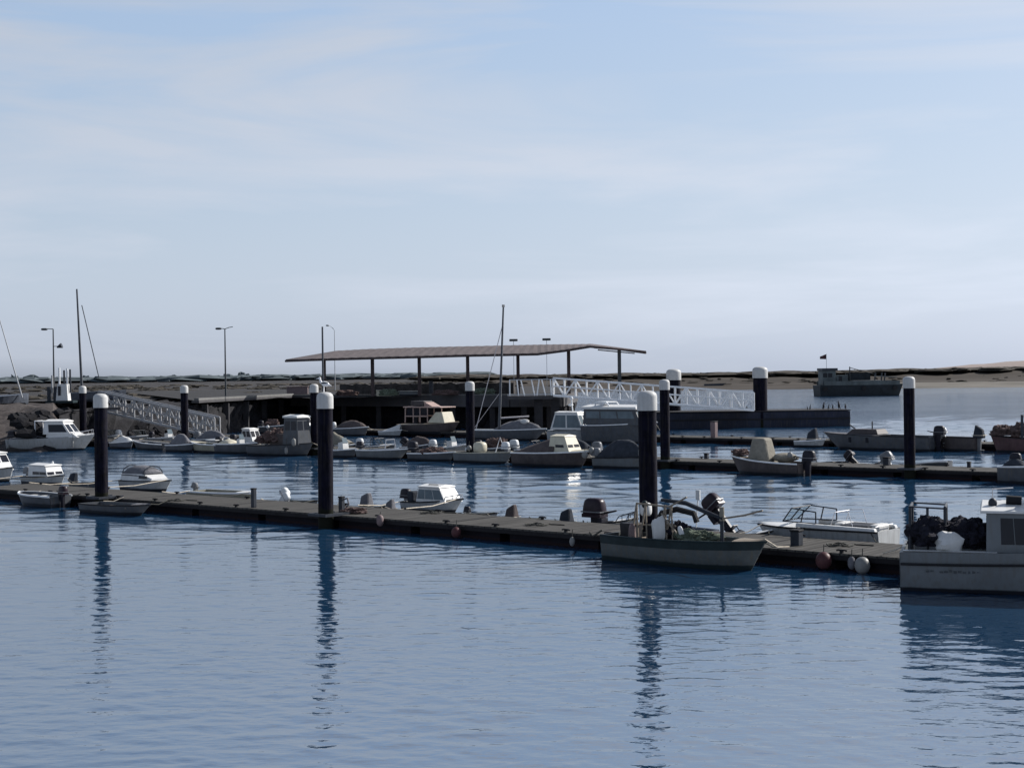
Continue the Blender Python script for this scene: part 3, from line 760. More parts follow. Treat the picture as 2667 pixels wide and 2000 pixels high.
k = MB(); k.blob((0, 0, 0), (.22, .28, .70), nz=.3, seed=5, p=.7); o = k.build('pale_cloth', 'pink_plastic', None, True); o.location = q; tag(o, 'pale pinkish cloth hanging at the stern of the open fishing boat', 'cloth')
q = wpt(b, -.38 * b.L, .15, .72)
k = MB(); k.box((0, 0, .16), (.50, .46, .46), taper=1.08); o = k.build('fish_crate', 'crate_plastic', None, False, .02); o.location = q; o.rotation_euler[2] = ANG; tag(o, 'dark fish crate in the stern of the open fishing boat', 'crate')
q = wpt(b, .01 * b.L, -.30, .95)
k = MB(); k.blob((0, 0, 0), (.16, .12, .46), p=.7); o = k.build('plastic_jug', 'white_motor', None, True); o.location = q; o.rotation_euler[1] = R(-18); tag(o, 'bright white jug amidships in the open fishing boat', 'jug')
netpile(wpt(b, .07 * b.L, 0, .62), (1.25, .75, .55), 'heap of greenish grey net amidships in the open fishing boat', 'green_net', .5, 3)
netpile(wpt(b, -.06 * b.L, .12, .60), (.85, .7, .85), 'dark tangled net behind the hauler frame of the open fishing boat', 'dark_net', .5, 9)
# big workboat at the right edge
hd = R(-18)
L_ = 9.4; q0 = at_z(2347, 1540, 0)
c_ = Vector((q0.x + math.cos(hd) * L_ / 2 - math.sin(hd) * 1.3, q0.y + math.sin(hd) * L_ / 2 + math.cos(hd) * 1.3, 0))
_pf = fit
fit = lambda *a, **kw: (c_, L_, 3.0)
big = b = boat('workboat', 'large white workboat with wheelhouse and stern gantry at the right edge', 0, 0, hd, .32, fs=1.02, fb=1.45, hull='work_hull', floor=.45, group=G2, tw=.92, rake=.12, rail=None)
fit = _pf
for s in (1, -1):
    k = MB(); k.tube([(u * b.L, s * (hb(b, u) * .995 + .015), sheer(b, u) - .30) for u in [-.5 + j / 16 * .96 for j in range(17)]], .035, 6); k.build('rub_rail', 'black_rubber', b.root, True)
k = MB(); rnd = random.Random(3)
for j in range(12):          # the name on the hull cannot be read in the photo: small dark strokes
    if j in (2,): continue
    k.box(((-.43 + j * .012) * b.L, -hb(b, -.4) * .965 - .012, .56 + rnd.uniform(-.02, .02)), (rnd.uniform(.05, .09), .012, rnd.uniform(.03, .07)))
k.build('hull_lettering', 'lamp_metal', b.root)
cb = cabin(b, -.278, .16, .80, 1.03, 1.00, rf=.45, rb=.02, roof='white_paint', side=((.09, .17), (.175, .255), (.36, .56), (.62, .9)), v=(.22, .88), front=3, over=.16, tum=.93, roofth=.07, m='work_hull', back=2)
k = MB(); k.hexa([(-.19 * b.L, -.85, 2.11), (.08 * b.L, -.85, 2.11), (.08 * b.L, .85, 2.11), (-.19 * b.L, .85, 2.11)], [(-.16 * b.L, -.78, 2.50), (.05 * b.L, -.78, 2.54), (.05 * b.L, .78, 2.54), (-.16 * b.L, .78, 2.50)])
fl = k.build('flybridge', 'white_paint', b.root, False, .05)
k = MB(); k.tube([(-.225 * b.L, -.45, 2.32), (-.185 * b.L, -.45, 2.30)], .12, 14); k.build('searchlight', 'black_rubber', fl, True)
k = MB(); k.blob((-.26 * b.L, -.6, 2.24), (.22, .2, .28)); k.build('deck_light', 'dark_steel', b.root, True)
k = MB(); k.box((-.10 * b.L, 0, 2.90), (.08, .08, .8)); k.blob((-.08 * b.L, 0, 2.87), (.75, .75, .30), p=.7); k.build('radar', 'white_motor', fl, True)
k = MB(); k.tube([(-.26 * b.L, .3, 2.07), (-.26 * b.L, .3, 2.54), (-.205 * b.L, .3, 2.58)], .02); k.build('horn', 'steel_rail', b.root)
k = MB()
ga = (-.478 * b.L, -.385 * b.L)
k.tube([(ga[0], -.6, .6), (ga[0], -.6, 2.12), (ga[1], -.6, 2.08), (ga[1], -.6, .6)], .045, 8); k.tube([((ga[0] + ga[1]) / 2, -.6, .6), ((ga[0] + ga[1]) / 2, -.6, 2.10)], .035, 8)
k.tube([(ga[0], .6, .6), (ga[0], .6, 2.12), (ga[1], .6, 2.08), (ga[1], .6, .6)], .045, 8)
for x in ga: k.tube([(x, -.6, 2.10), (x, .6, 2.10)], .04, 8)
k.build('stern_gantry', 'dark_steel', b.root, True)
k = MB(); k.hexa([(-.5 * b.L + .05, -hb(b, -.5) * .86, .99), (-.25 * b.L, -hb(b, -.25) * .90, .99), (-.25 * b.L, -hb(b, -.25) * .72, .99), (-.5 * b.L + .05, -hb(b, -.5) * .70, .99)], [(-.5 * b.L + .05, -hb(b, -.5) * .92, 1.045), (-.25 * b.L, -hb(b, -.25) * .95, 1.06), (-.25 * b.L, -hb(b, -.25) * .72, 1.06), (-.5 * b.L + .05, -hb(b, -.5) * .70, 1.045)])
k.build('side_deck', 'white_paint', b.root)
netpile(wpt(b, -.43 * b.L, -.25, 1.12), (1.15, 1.5, .95), 'dark heap of nets under the stern gantry of the large workboat', 'dark_net', .35, 21, rz=hd)
netpile(wpt(b, -.325 * b.L, -.1, 1.06), (1.25, 1.5, 1.05), 'black tarred net heap against the wheelhouse of the large workboat', 'dark_net', .35, 23, rz=hd)
k = MB(); k.blob((0, 0, 0), (.66, .6, .55), nz=.35, seed=3, p=.8); o = k.build('white_bag', 'white_canvas', None, True); o.location = wpt(b, -.375 * b.L, -.92, 1.22); tag(o, 'bulging white bag on the side deck of the large workboat', 'bag')
# small things on and along the nearest dock
def pedestal(p, label, m='dark_steel', h=.7, w=.18, hose=False, group='service posts on the docks'):
    o = empty('service_post', p, ANG, label, 'post', group)
    k = MB(); k.box((0, 0, h / 2), (w, w, h)); k.build('body', m, o, False, .02)
    k = MB(); k.box((0, 0, h + .03), (w * 1.15, w * 1.15, .06)); k.build('lid', 'black_rubber', o, False, .015)
    if hose:
        k = MB(); k.tube([(w * .6, 0, h * .9), (w * 1.8, 0, h * 1.0), (w * 2.2, 0, h * .6), (w * 1.4, -.1, .1), (w * 2.8, -.2, .03), (w * 4.0, .1, .03)], .035, 7); k.build('hose', 'grey_canvas', o, True)
    return o
pedestal(on_dock(1, 661, .35, DECK), 'narrow dark service post on the dock edge between pale skiff and white outboards', h=.72, w=.17)
pedestal(on_dock(1, 890, .9, DECK), 'dark service post with a coiled hose right beside the gull pile', h=.55, w=.18, hose=True)
pedestal(on_dock(1, 2075, 1.0, DECK), 'squat dark box post on the planks between the fishing boat and the large workboat', h=.42, w=.28)
fender(on_dock(1, 266, -.12, .62), 'white fender hanging beside the leftmost near pile', .13, .55)
fender(on_dock(1, 2145, -.20, .27), 'round faded red buoy hanging on the dock near the large workboat', .23, .4, 'red_buoy', ball=True, line=.22)
fender(on_dock(1, 2246, -.20, .22), 'round white buoy on the dock closest to the large workboat', .22, .4, 'white_buoy', ball=True, line=.25)
fender(on_dock(1, 2218, -.18, .26), 'small pale fender touching the round white buoy', .11, .36, 'grey_canvas', line=.2)
fender(on_dock(1, 1188, -.18, .22), 'dull reddish buoy low on the dark dock side below the wraparound window cabin boat', .17, .4, 'red_buoy', ball=True, line=.25)
fender(on_dock(1, 990, -.14, .42), 'pinkish fender bag on the dock edge right of the gull pile', .13, .42, 'pink_plastic', line=.1)
fender(on_dock(1, 1490, -.16, .22), 'small white bottle fender low on the dock left of the open fishing boat', .09, .3, 'white_buoy', line=.25)
k = MB(); k.tube([on_dock(1, 1536, .1, DECK + .05), on_dock(1, 1545, -.1, DECK - .04), on_dock(1, 1566, -.7, .72)], .03, 6); tag(k.build('mooring_rope', 'rope', None, True), 'dark mooring rope from the dock to the stern of the open fishing boat', 'rope', 'mooring ropes')
a_ = wpt(fbt, fbt.L * .49, 0, .92)
k = MB(); e_ = on_dock(1, 2055, .15, DECK + .06); k.tube([a_, a_.lerp(e_, .5) - Vector((0, 0, .12)), e_], .022, 6); tag(k.build('mooring_rope', 'rope_pale', None, True), 'pale mooring rope from the bow of the open fishing boat to the planks', 'rope', 'mooring ropes')
a_ = wpt(big, -big.L * .49, .5, 1.05); e_ = on_dock(1, 2300, .2, DECK + .06)
k = MB(); k.tube([a_, a_.lerp(e_, .5) - Vector((0, 0, .05)), e_], .022, 6); tag(k.build('mooring_rope', 'rope_pale', None, True), 'pale mooring rope at the stern of the large workboat', 'rope', 'mooring ropes')
for px, off, m_, lab in ((455, .5, 'rope', 'dark rope coil on the planks in front of the pale square sterned skiff'), (1120, 2.4, 'rope', 'dark rope coil on the planks by the wraparound window cabin boat'), (1395, 1.2, 'rope', 'dark rope coil on the planks left of the maroon motor skiff'), (2185, 1.6, 'rope', 'dark rope coil on the planks in front of the sleek motorboat')):
    k = MB(); k.tube([(( .12 + .014 * j) * math.cos(j * .55), (.12 + .014 * j) * math.sin(j * .55), .02 + .02 * (j % 3)) for j in range(24)] + [(.55, .1, .02), (1.0, -.15, .02)], .022, 6)
    o = k.build('rope_coil', m_, None, True); o.location = on_dock(1, px, off, DECK); tag(o, lab, 'rope coil', 'rope coils on the nearest dock')
netpile(on_dock(1, 925, .8, DECK), (.9, .6, .30), 'tangled hose and rope heap on the planks right of the gull pile', 'brown_net', .6, 12, name='rope_heap', cat='rope heap')
# ================================================================== boats along the middle dock
G3 = 'boats moored in front of the middle dock'
b = boat('cabin_cruiser', 'white cabin cruiser with rounded hardtop in front of the mud bank at the far left', 14, 248, R(-12), .36, yw=1172, fs=.92, fb=1.25, group=G3, rake=.14, rail=None)
b_deck(b, .02, .5, 'white_paint', .12)
cabin(b, -.02, .36, .74, 1.05, .55, rf=1.0, rb=.0, m='white_paint', side=(), front=0, tum=.8, name='coachroof')
cb = cabin(b, -.06, .27, .72, 1.30, .98, rf=.75, rb=.05, roof='white_paint', side=((.22, .92),), v=(.18, .80), front=2, over=.10, tum=.85, roofth=.09)
k = MB(); k.tube([(-.04 * b.L, -.55, 2.32), (-.18 * b.L, -.60, 2.36), (-.17 * b.L, -.66, .95)], .05, 8); k.tube([(-.04 * b.L, .55, 2.32), (-.18 * b.L, .60, 2.36), (-.17 * b.L, .66, .95)], .05, 8); k.tube([(-.18 * b.L, -.6, 2.36), (-.18 * b.L, .6, 2.36)], .05, 8); k.build('canopy_frame', 'white_rail', b.root, True)
k = MB(); k.hexa([(-.18 * b.L, -.62, 2.36), (-.05 * b.L, -.62, 2.33), (-.05 * b.L, .62, 2.33), (-.18 * b.L, .62, 2.36)], [(-.18 * b.L, -.6, 2.40), (-.05 * b.L, -.6, 2.37), (-.05 * b.L, .6, 2.37), (-.18 * b.L, .6, 2.40)]); k.build('canopy', 'white_canvas', b.root)
cover(b, -.48, -.10, .28, 'grey_canvas', .92, seed=8)
outboard(b, .3, 1.0, 0, 'dark_motor'); bow_rail(b, .22, .42)
fender(wpt(b, b.L * .30, -b.B * .36, .55), 'white fender on the side of the cabin cruiser with rounded hardtop', .10, .62, 'white_buoy', line=.5)
fender(wpt(b, -b.L * .46, -b.B * .47, .35), 'pale fender at the stern of the cabin cruiser with rounded hardtop', .12, .35, 'white_buoy', line=.5)
def small(label, x0, x1, head, dock=2, off='front', hull='grey_hull', fs=.5, fb=.66, k=.38, seats='white_paint', gap=.2, group=G3, rail='white_rail', rake=.12, name='skiff', n=3, cat='boat'):
    b = boat(name, label, x0, x1, head, k, dock, off, None, fs, fb, hull, gap=gap, group=group, rail=rail, rake=rake, cat=cat)
    if n: b_thwarts(b, [-.28 + j * .24 for j in range(n)], seats)
    return b
b = small('stubby middle row boat under a pale lumpy cover, just right of the leftmost near pile', 284, 346, 'right', hull='dark_hull', n=0, k=.5)
cover(b, -.45, .40, .45, 'white_canvas', .92, seed=6, nz=.3)
b = small('long low grey skiff with pale gunwale below the left gangway', 346, 452, 'left', hull='grey_hull', fb=.75, k=.30)
b_deck(b, .25, .5, 'grey_canvas')
b = small('grey skiff with rounded grey cover under the lower end of the left gangway', 430, 506, 'right', hull='grey_hull', gap=1.0, n=0)
cover(b, -.40, .30, .85, 'grey_canvas', .9, seed=9)
fender(on_dock(2, 449, -.6, .85), 'white ball fender beside the grey covered skiff below the left gangway', .17, .4, 'white_buoy', ball=True)
b = small('cream open skiff with a white bench, right of the slim pile by the left gangway', 496, 604, 'left', hull='cream_hull', fs=.62, fb=.80, gap=.3, seats='white_paint')
k = MB(); k.box((-.25 * b.L, 0, .95), (1.2, b.B * .7, .08)); k.build('bench', 'white_paint', b.root, False, .02)
outboard(b, 0, .9, 0, 'grey_motor'); b_deck(b, .2, .5, 'cream_paint')
b = small('grey open boat with an upright white console, next to the cream skiff', 556, 672, 'right', hull='grey_hull', fs=.7, fb=.85, gap=.3)
console(b, .05, .55, .95, 'white_paint', .4); cover(b, -.46, -.10, .35, 'cream_paint', .8, seed=12); outboard(b, 0, .9, 0, 'dark_motor')
tr = b = small('grey net boat with small white roofed wheelhouse, left of the pile behind the gull pile', 640, 816, 'right', hull='grey_hull', fs=.72, fb=1.0, gap=.3, k=.36, rail='black_rubber', name='fishing_boat', n=1)
cabin(b, .10, .36, .62, .80, 1.95, rf=.18, rb=.12, m='grey_hull', roof='white_paint', side=((.1, .45), (.55, .9)), v=(.55, .88), over=.12, tum=.86, roofth=.14)
k = MB(); k.tube([(-.28 * b.L, 0, .5), (-.28 * b.L, 0, 2.0)], .03); k.build('mast', 'mast_dark', b.root); k = MB(); k.blob((-.28 * b.L, .0, 2.05), (.22, .22, .24)); k.build('masthead_light', 'white_motor', b.root, True)
k = MB(); k.box((-.05 * b.L, 0, 1.15), (1.6, .8, .9)); k.build('engine_box', 'brown_canvas', b.root, False, .05)
netpile(wpt(b, -.12 * b.L, -.1, 1.0), (1.7, 1.1, 1.25), 'brown net heap in the grey net boat with white roofed wheelhouse', 'brown_net', .5, 5, floats=3)
netpile(wpt(b, -.34 * b.L, 0, .85), (1.2, 1.0, .8), 'smaller brownish net heap at the stern of the grey net boat', 'brown_net', .5, 15, floats=2)
fender(wpt(b, b.L * .34, -b.B * .42, 1.05), 'white fender near the wheelhouse of the grey net boat', .15, .55, 'white_buoy')
fender(wpt(b, b.L * .26, -b.B * .54, .45), 'lower white fender at the waterline of the grey net boat', .12, .5, 'white_buoy', line=.6)
b = small('boat under a pointed tan cover with white nose, right behind the gull pile', 846, 934, 'right', hull='brown_hull', fs=.5, fb=.62, gap=.3, n=0, k=.42, off='behind')
cover(b, -.48, .25, 1.15, 'tan_canvas', .95, seed=3, peak=lambda f: max(.1, 1 - f * .85) if f > .2 else .5 + f * 2.5); b_deck(b, .2, .5, 'white_paint')
b = small('pale grey middle row skiff with white gunwale, right of the gull pile', 926, 1066, 'right', hull='pale_grey_hull', fs=.62, fb=.78, gap=.3, k=.36, rake=.2)
k = MB(); k.tube([(.1 * b.L, -.5, .75), (.1 * b.L, -.4, 1.35), (.1 * b.L, .4, 1.35), (.1 * b.L, .5, .75)], .03); k.build('arch', 'steel_rail', b.root, True); outboard(b, 0, .9, 0, 'dark_motor')
b = small('shabby grey brown skiff with a big black outboard, below the wooden cabin cruiser', 1060, 1186, 'right', hull='grey_hull', fs=.50, fb=.66, gap=.3, k=.34, seats='pale_wood')
outboard(b, 0, 1.25, 0, 'dark_motor', 'dark_motor', x=-b.L / 2 + .35)
netpile(wpt(b, .0 * b.L, 0, .45), (1.5, .9, .6), 'dark gear heap in the shabby skiff with the black outboard', 'brown_net', .5, 25, name='gear_heap', cat='gear heap')
b = small('long grey green skiff with cream gunwale, right of the slim pile by the sailing boat', 1180, 1336, 'right', hull='pale_grey_hull', fs=.66, fb=.78, gap=.3, k=.30, rail='cream_paint')
k = MB(); k.tube([(.22 * b.L, -.3, .5), (.27 * b.L, 0, 1.65), (.34 * b.L, .3, .5)], .04); k.build('a_frame', 'white_rail', b.root, True)
k = MB(); k.blob((-.10 * b.L, 0, .98), (.85, .7, .75), p=.6); o = k.build('cream_tub', 'cream_paint', None, True); o.location = b.root.location; o.rotation_euler[2] = ANG; tag(o, 'rounded cream tub standing in the long grey green skiff', 'tub')
fender(wpt(b, -.26 * b.L, -.25, .95), 'pale ball fender in the stern of the long grey green skiff', .16, .3, 'white_buoy', ball=True)
outboard(b, 0, .9, 0, 'white_motor', x=b.L * .42, z=.85)
b = small('maroon hulled cuddy boat with cream cabin and brown cover, left of the tarpaulin covered boat', 1330, 1538, 'right', hull='brown_hull', fs=.82, fb=1.0, gap=.35, k=.36, rail='white_rail', n=0, name='cuddy_boat', rake=.12)
b_deck(b, -.1, .5, 'cream_paint', .10)
cabin(b, .02, .30, .72, .92, .92, rf=.42, rb=.05, m='cream_paint', roof='cream_paint', side=((.35, .80),), v=(.30, .48), front=2, over=.03, tum=.8)
cover(b, -.46, .10, .98, 'brown_canvas', .90, seed=7, nz=.08, peak=lambda f: .12 + .88 * f ** .8)
fender(wpt(b, .47 * b.L, -.35, .78), 'white ball fender at the bow of the maroon hulled cuddy boat', .19, .3, 'white_buoy', ball=True)
fender(wpt(b, .52 * b.L, -.05, 1.05), 'second white ball fender higher at the bow of the maroon hulled cuddy boat', .18, .3, 'white_buoy', ball=True)
b = small('grey boat under a black tarpaulin with a grey outboard, touching the thickest pile', 1542, 1690, 'right', hull='pale_grey_hull', fs=.62, fb=.78, gap=.3, k=.36, rail='black_rubber', n=1)
cover(b, -.42, .46, 1.05, 'dark_canvas', .95, seed=10, nz=.14, peak=lambda f: (math.sin(math.pi * min(1, f * .95 + .05)) ** .7))
outboard(b, -.2, .95, 0, 'grey_motor', x=-b.L / 2 + .3); fender(wpt(b, .43 * b.L, -.5, 1.0), 'white fender on the bow of the boat under black tarpaulin', .12, .5, 'white_buoy')
b = small('brownish boat with tall tan covered console, alone on the middle dock', 1904, 2112, 'left', hull='brown_hull', fs=.68, fb=1.0, gap=.15, k=.40, n=2, name='console_boat', rail='white_rail', seats='white_paint')
b_deck(b, .22, .5, 'pale_wood', .06)
k = MB(); x = .06 * b.L
k.hexa([(x - .75, -.55, .55), (x + .75, -.55, .55), (x + .75, .55, .55), (x - .75, .55, .55)], [(x - .38, -.42, 2.0), (x + .42, -.42, 2.0), (x + .42, .42, 2.0), (x - .38, .42, 2.0)]); k.build('console_cover', 'tan_canvas', b.root, False, .12)
k = MB(); k.blob((-.25 * b.L, 0, .95), (1.5, .9, .5), nz=.2, seed=4); k.build('seat_cover', 'tan_canvas', b.root, True)
outboard(b, 0, 1.15, 0, 'dark_motor', 'dark_motor'); fender(wpt(b, -.36 * b.L, .35, 1.12), 'white fender on the stern of the boat with tan covered console', .15, .4, 'white_buoy', ball=True)
k = MB(); k.tube([(-.2 * b.L, -.1, .8), (-.42 * b.L, .2, 1.05)], .05); k.build('tiller_bar', 'black_rubber', b.root)
netpile(wpt(b, .36 * b.L, 0, 1.0), (.9, .7, .45), 'grey rope heap on the bow of the boat with tan covered console', 'brown_net', .5, 31, name='rope_heap', cat='rope heap')
b = small('grey blunt boat cut off by the right edge at the end of the middle dock', 2598, 2760, 'right', hull='grey_hull', fs=.85, fb=1.0, gap=.25, k=.36, n=1, name='workboat')
cover(b, -.44, -.05, .35, 'dark_canvas', .8, seed=11); outboard(b, .2, .9, 0, 'dark_motor', x=-b.L / 2 + .9, z=.95)
G4 = 'boats moored behind the middle dock'
b = small('dark flat punt with a tilted black outboard, right of the boat with tan covered console', 2122, 2220, 'left', 2, 'behind', 'dark_hull', .52, .40, .34, 'pale_wood', .2, G4, 'black_rubber')
outboard(b, 0, .9, 50, 'dark_motor', 'dark_motor')
b = small('pale skiff with grey and white outboard, left of the lone right hand pile', 2232, 2334, 'left', 2, 'behind', 'pale_grey_hull', .34, .46, .40, 'white_paint', .2, G4)
outboard(b, 0, 1.15, 25, 'grey_motor', 'white_motor', x=-b.L / 2 + .5)
b = small('grey green punt with white gunwale, right of the lone right hand pile', 2378, 2480, 'left', 2, 'behind', 'grey_hull', .72, .50, .34, 'white_paint', .2, G4)
pedestal(on_dock(2, 2310, 2.2, DECK), 'short dark stump post on the middle dock left of the lone pile', h=.40, w=.32)
pedestal(on_dock(2, 1840, 2.6, DECK), 'small dark stump on the middle dock left of the boat with tan covered console', h=.28, w=.22)
pedestal(on_dock(2, 2524, 2.6, DECK), 'tiny dark stump on the middle dock near the right edge', h=.25, w=.18)
def filler(label, x0, x1, kind, hull, dock=2, group=G4, off='behind', **kw):
    b = small(label, x0, x1, kw.pop('head', 'right'), dock, off, hull, kw.pop('fs', .62), kw.pop('fb', .85), kw.pop('k', .40), 'white_paint', kw.pop('gap', .4), group, kw.pop('rail', 'white_rail'), n=1, **kw)
    if kind == 'cover': cover(b, -.44, .40, .7, random.choice(('dark_canvas', 'grey_canvas', 'brown_canvas')), .95, seed=random.random() * 30, nz=.2)
    if kind == 'cabin':
        b_deck(b, .1, .5, 'white_paint', .06); cabin(b, -.12, .26, .72, b.fs + .05, 1.0, rf=.45, rb=.05, roof='white_paint', side=((.1, .46), (.54, .9)), v=(.40, .86), over=.06)
    if kind == 'console': console(b, .02, .6, .9); b_deck(b, .2, .5, 'white_paint')
    if kind == 'screen': b_deck(b, .08, .5, 'white_paint', .06); windshield(b, -.10, .14, .8, .5)
    if kind == 'nets': netpile(wpt(b, -.05 * b.L, 0, .6), (1.5, 1.0, 1.0), 'brownish net heap in the ' + label.split(',')[0], 'brown_net', .5, random.random() * 40, floats=2)
    outboard(b, random.uniform(-.2, .2), random.uniform(.85, 1.1), random.choice((0, 0, 25)), random.choice(('dark_motor', 'white_motor', 'grey_motor')))
    return b
filler('white half decked boat with a small windscreen, below the left gangway foot', 296, 400, 'screen', 'white_gelcoat')
filler('white boat with centre console, behind the long low grey skiff', 384, 478, 'console', 'white_gelcoat')
filler('dark boat under a tarpaulin, behind the cream skiff with the white bench', 500, 592, 'cover', 'dark_hull')
filler('small white cabin boat, behind the grey boat with the upright console', 596, 690, 'cabin', 'white_gelcoat', fs=.5, fb=.66)
filler('grey hulled boat piled with nets, behind the white roofed net boat', 690, 790, 'nets', 'grey_hull')
filler('low dark boat with windscreen, right of the pointed tan cover', 930, 1030, 'screen', 'pale_grey_hull', fs=.5, fb=.7)
filler('dark tarpaulin boat, straight below the wooden cabin cruiser', 1040, 1130, 'cover', 'dark_hull', fs=.55)
filler('white console boat, between the wooden cabin cruiser and the slim pile', 1126, 1216, 'console', 'white_gelcoat', fs=.55)
filler('grey boat heaped with gear, below the mast of the sailing boat', 1240, 1346, 'nets', 'grey_hull', fs=.6)
filler('white windscreen boat, behind the maroon cuddy boat', 1340, 1440, 'screen', 'white_gelcoat')
filler('dark covered boat, between the white cabin cruiser and the black tarpaulin boat', 1452, 1560, 'cover', 'dark_hull', head='left')
filler('low grey skiff with centre console, squeezed between the gull pile and the pale grey skiff', 846, 930, 'console', 'grey_hull', group=G3, off='front', fs=.5, fb=.66)
filler('small half decked white boat, tucked behind the stubby boat with the lumpy cover', 252, 318, 'screen', 'white_gelcoat', fs=.6)
filler('small dark boat with nets, between the white console boat and the net boat wheelhouse', 776, 846, 'nets', 'dark_hull', fs=.5, fb=.7)
# ================================================================== boats along the farthest dock
G5 = 'boats moored along the farthest dock'
filler('dull white cabin boat on the farthest dock, left of the pile behind the gull', 742, 822, 'cabin', 'pale_grey_hull', 3, G5, 'front', fs=.7, fb=.95)
filler('grey covered boat on the farthest dock, right behind the gull pile', 862, 960, 'cover', 'grey_hull', 3, G5, 'front', fs=.7, fb=.9)
filler('net laden grey boat on the farthest dock, behind the grey net boat', 672, 742, 'nets', 'grey_hull', 3, G5, 'front', fs=.7, fb=.9)
b = small('small white boat with white hooded outboard, left of the wooden cabin cruiser', 985, 1046, 'right', 3, 'front', 'white_gelcoat', .5, .66, .5, 'white_paint', .5, G5)
cover(b, -.3, .45, .55, 'white_canvas', .9, seed=13, peak=lambda f: .25 + .75 * f)
wc = b = boat('wooden_cabin_cruiser', 'pinkish wooden cabin cruiser with open sided wheelhouse and cream front', 1032, 1196, 'right', .34, 3, .6, fs=.75, fb=1.05, hull='brown_hull', group=G5, rake=.12, rail='pale_wood', dry=.35)
b_deck(b, -.5, .5, 'pale_wood', .05, 'deck')
k = MB(); xa, xb = -.34 * b.L, .34 * b.L; w = b.B * .40; z0, z1 = .95, 2.35
for s in (1, -1):
    k.tube([(xa, s * w, z0), (xa + .05, s * w, z1 - .1), (xa + .2, s * w, z1)], .06)
    for f in (.22, .40, .60): k.tube([(xa + (xb - xa) * f, s * w, z0), (xa + (xb - xa) * f, s * w, z1)], .05)
    k.tube([(xa, s * w, 1.55), (xa + (xb - xa) * .6, s * w, 1.55)], .06)
k.build('wheelhouse_frame', 'pink_wood', b.root)
k = MB(); k.hexa([(xa + (xb - xa) * .58, -w, z0), (xb, -w * .8, z0), (xb, w * .8, z0), (xa + (xb - xa) * .58, w, z0)], [(xa + (xb - xa) * .80, -w * .95, 1.95), (xb - .35, -w * .75, 1.95), (xb - .35, w * .75, 1.95), (xa + (xb - xa) * .80, w * .95, 1.95)]); k.build('fore_cabin', 'cream_paint', b.root, False, .05)
k = MB(); k.box((xa + (xb - xa) * .46, 0, z1 + .04), ((xb - xa) * .98, w * 2.3, .10)); rf = k.build('roof', 'pink_wood', b.root, False, .03)
k = MB(); k.box((xa + (xb - xa) * .26, 0, z1 + .36), ((xb - xa) * .34, w * 1.3, .50)); k.build('roof_locker', 'brown_hull', rf, False, .05)
k = MB(); k.hexa([(xa + (xb - xa) * .44, -w * .6, z1 + .1), (xa + (xb - xa) * .66, -w * .6, z1 + .1), (xa + (xb - xa) * .66, w * .6, z1 + .1), (xa + (xb - xa) * .44, w * .6, z1 + .1)], [(xa + (xb - xa) * .44, -w * .6, z1 + .50), (xa + (xb - xa) * .46, -w * .6, z1 + .50), (xa + (xb - xa) * .46, w * .6, z1 + .50), (xa + (xb - xa) * .44, w * .6, z1 + .50)]); k.build('roof_ramp', 'pink_wood', rf)
for f0, f1 in ((.03, .21), (.23, .39), (.41, .59)):
    for s in (1, -1):
        k = MB(); k.box((xa + (xb - xa) * (f0 + f1) / 2, s * w * .97, 1.95), ((xb - xa) * (f1 - f0) - .05, .03, .62)); k.build('window', 'window_glass', b.root)
# sailing boat
sb = b = boat('sailing_boat', 'grey sailing boat with lowered boom and lumpy covers, mast crossing the long roof', 1228, 1424, 'right', .26, 3, 'front', fs=.85, fb=1.05, hull='grey_hull', gap=.5, group=G5, rake=.16, rail='white_rail', tw=.7)
b_deck(b, -.5, .5, 'pale_grey_hull', .06, 'deck')
cover(b, -.20, .42, .75, 'grey_canvas', .75, seed=14, nz=.3)
mu = -.12
mtop = at_py(1311, 800, b.root.location.y)
mb = at_d(1300, b.root.location.y, 1.0)
inv = lambda p: Vector(((p.x - b.root.location.x) * math.cos(ANG) + (p.y - b.root.location.y) * math.sin(ANG), -(p.x - b.root.location.x) * math.sin(ANG) + (p.y - b.root.location.y) * math.cos(ANG), p.z))
k = MB(); k.tube([inv(mb), inv(mtop)], [.13, .075], 10); k.box(tuple(inv(mtop) + Vector((0, 0, .1))), (.06, .3, .22)); k.build('mast', 'mast_dark', b.root, True)
k = MB(); k.tube([inv(at_d(1240, b.root.location.y, 1.0)), inv(mb).lerp(inv(mtop), .86)], .035, 5); k.tube([inv(at_d(1234, b.root.location.y + .5, 1.0)), inv(mb).lerp(inv(mtop), .3)], .022, 5); k.build('rigging', 'mast_pale', b.root)
k = MB(); k.tube([inv(mb) + Vector((0, 0, .9)), inv(at_py(1378, 1084, b.root.location.y))], .07, 8); k.build('boom', 'mast_pale', b.root, True)
k = MB(); k.blob((.22 * b.L, -.2, 1.62), (.9, .6, .4), nz=.3); k.build('sail_bag', 'white_canvas', b.root, True)
b = boat('cabin_cruiser', 'white cabin cruiser with arched window frame and radar mast, left of the big yacht', 1424, 1538, 'right', .42, 3, 'front', fs=.9, fb=1.1, hull='white_gelcoat', gap=.6, group=G5, rake=.1, rail='black_rubber')
b_deck(b, -.5, .5, 'white_paint', .05)
cabin(b, -.42, .42, .80, 1.0, 1.40, rf=.65, rb=.45, roof='white_paint', side=((.06, .48), (.53, .96)), v=(.12, .86), over=.05, tum=.82, glass='pale_glass')
k = MB(); k.tube([(.05 * b.L, 0, 2.4), (.02 * b.L, 0, 3.6)], .06); k.blob((.0 * b.L, 0, 3.05), (.45, .45, .2)); k.blob((.02 * b.L, 0, 3.6), (.28, .28, .28)); k.build('radar_mast', 'white_rail', b.root, True)
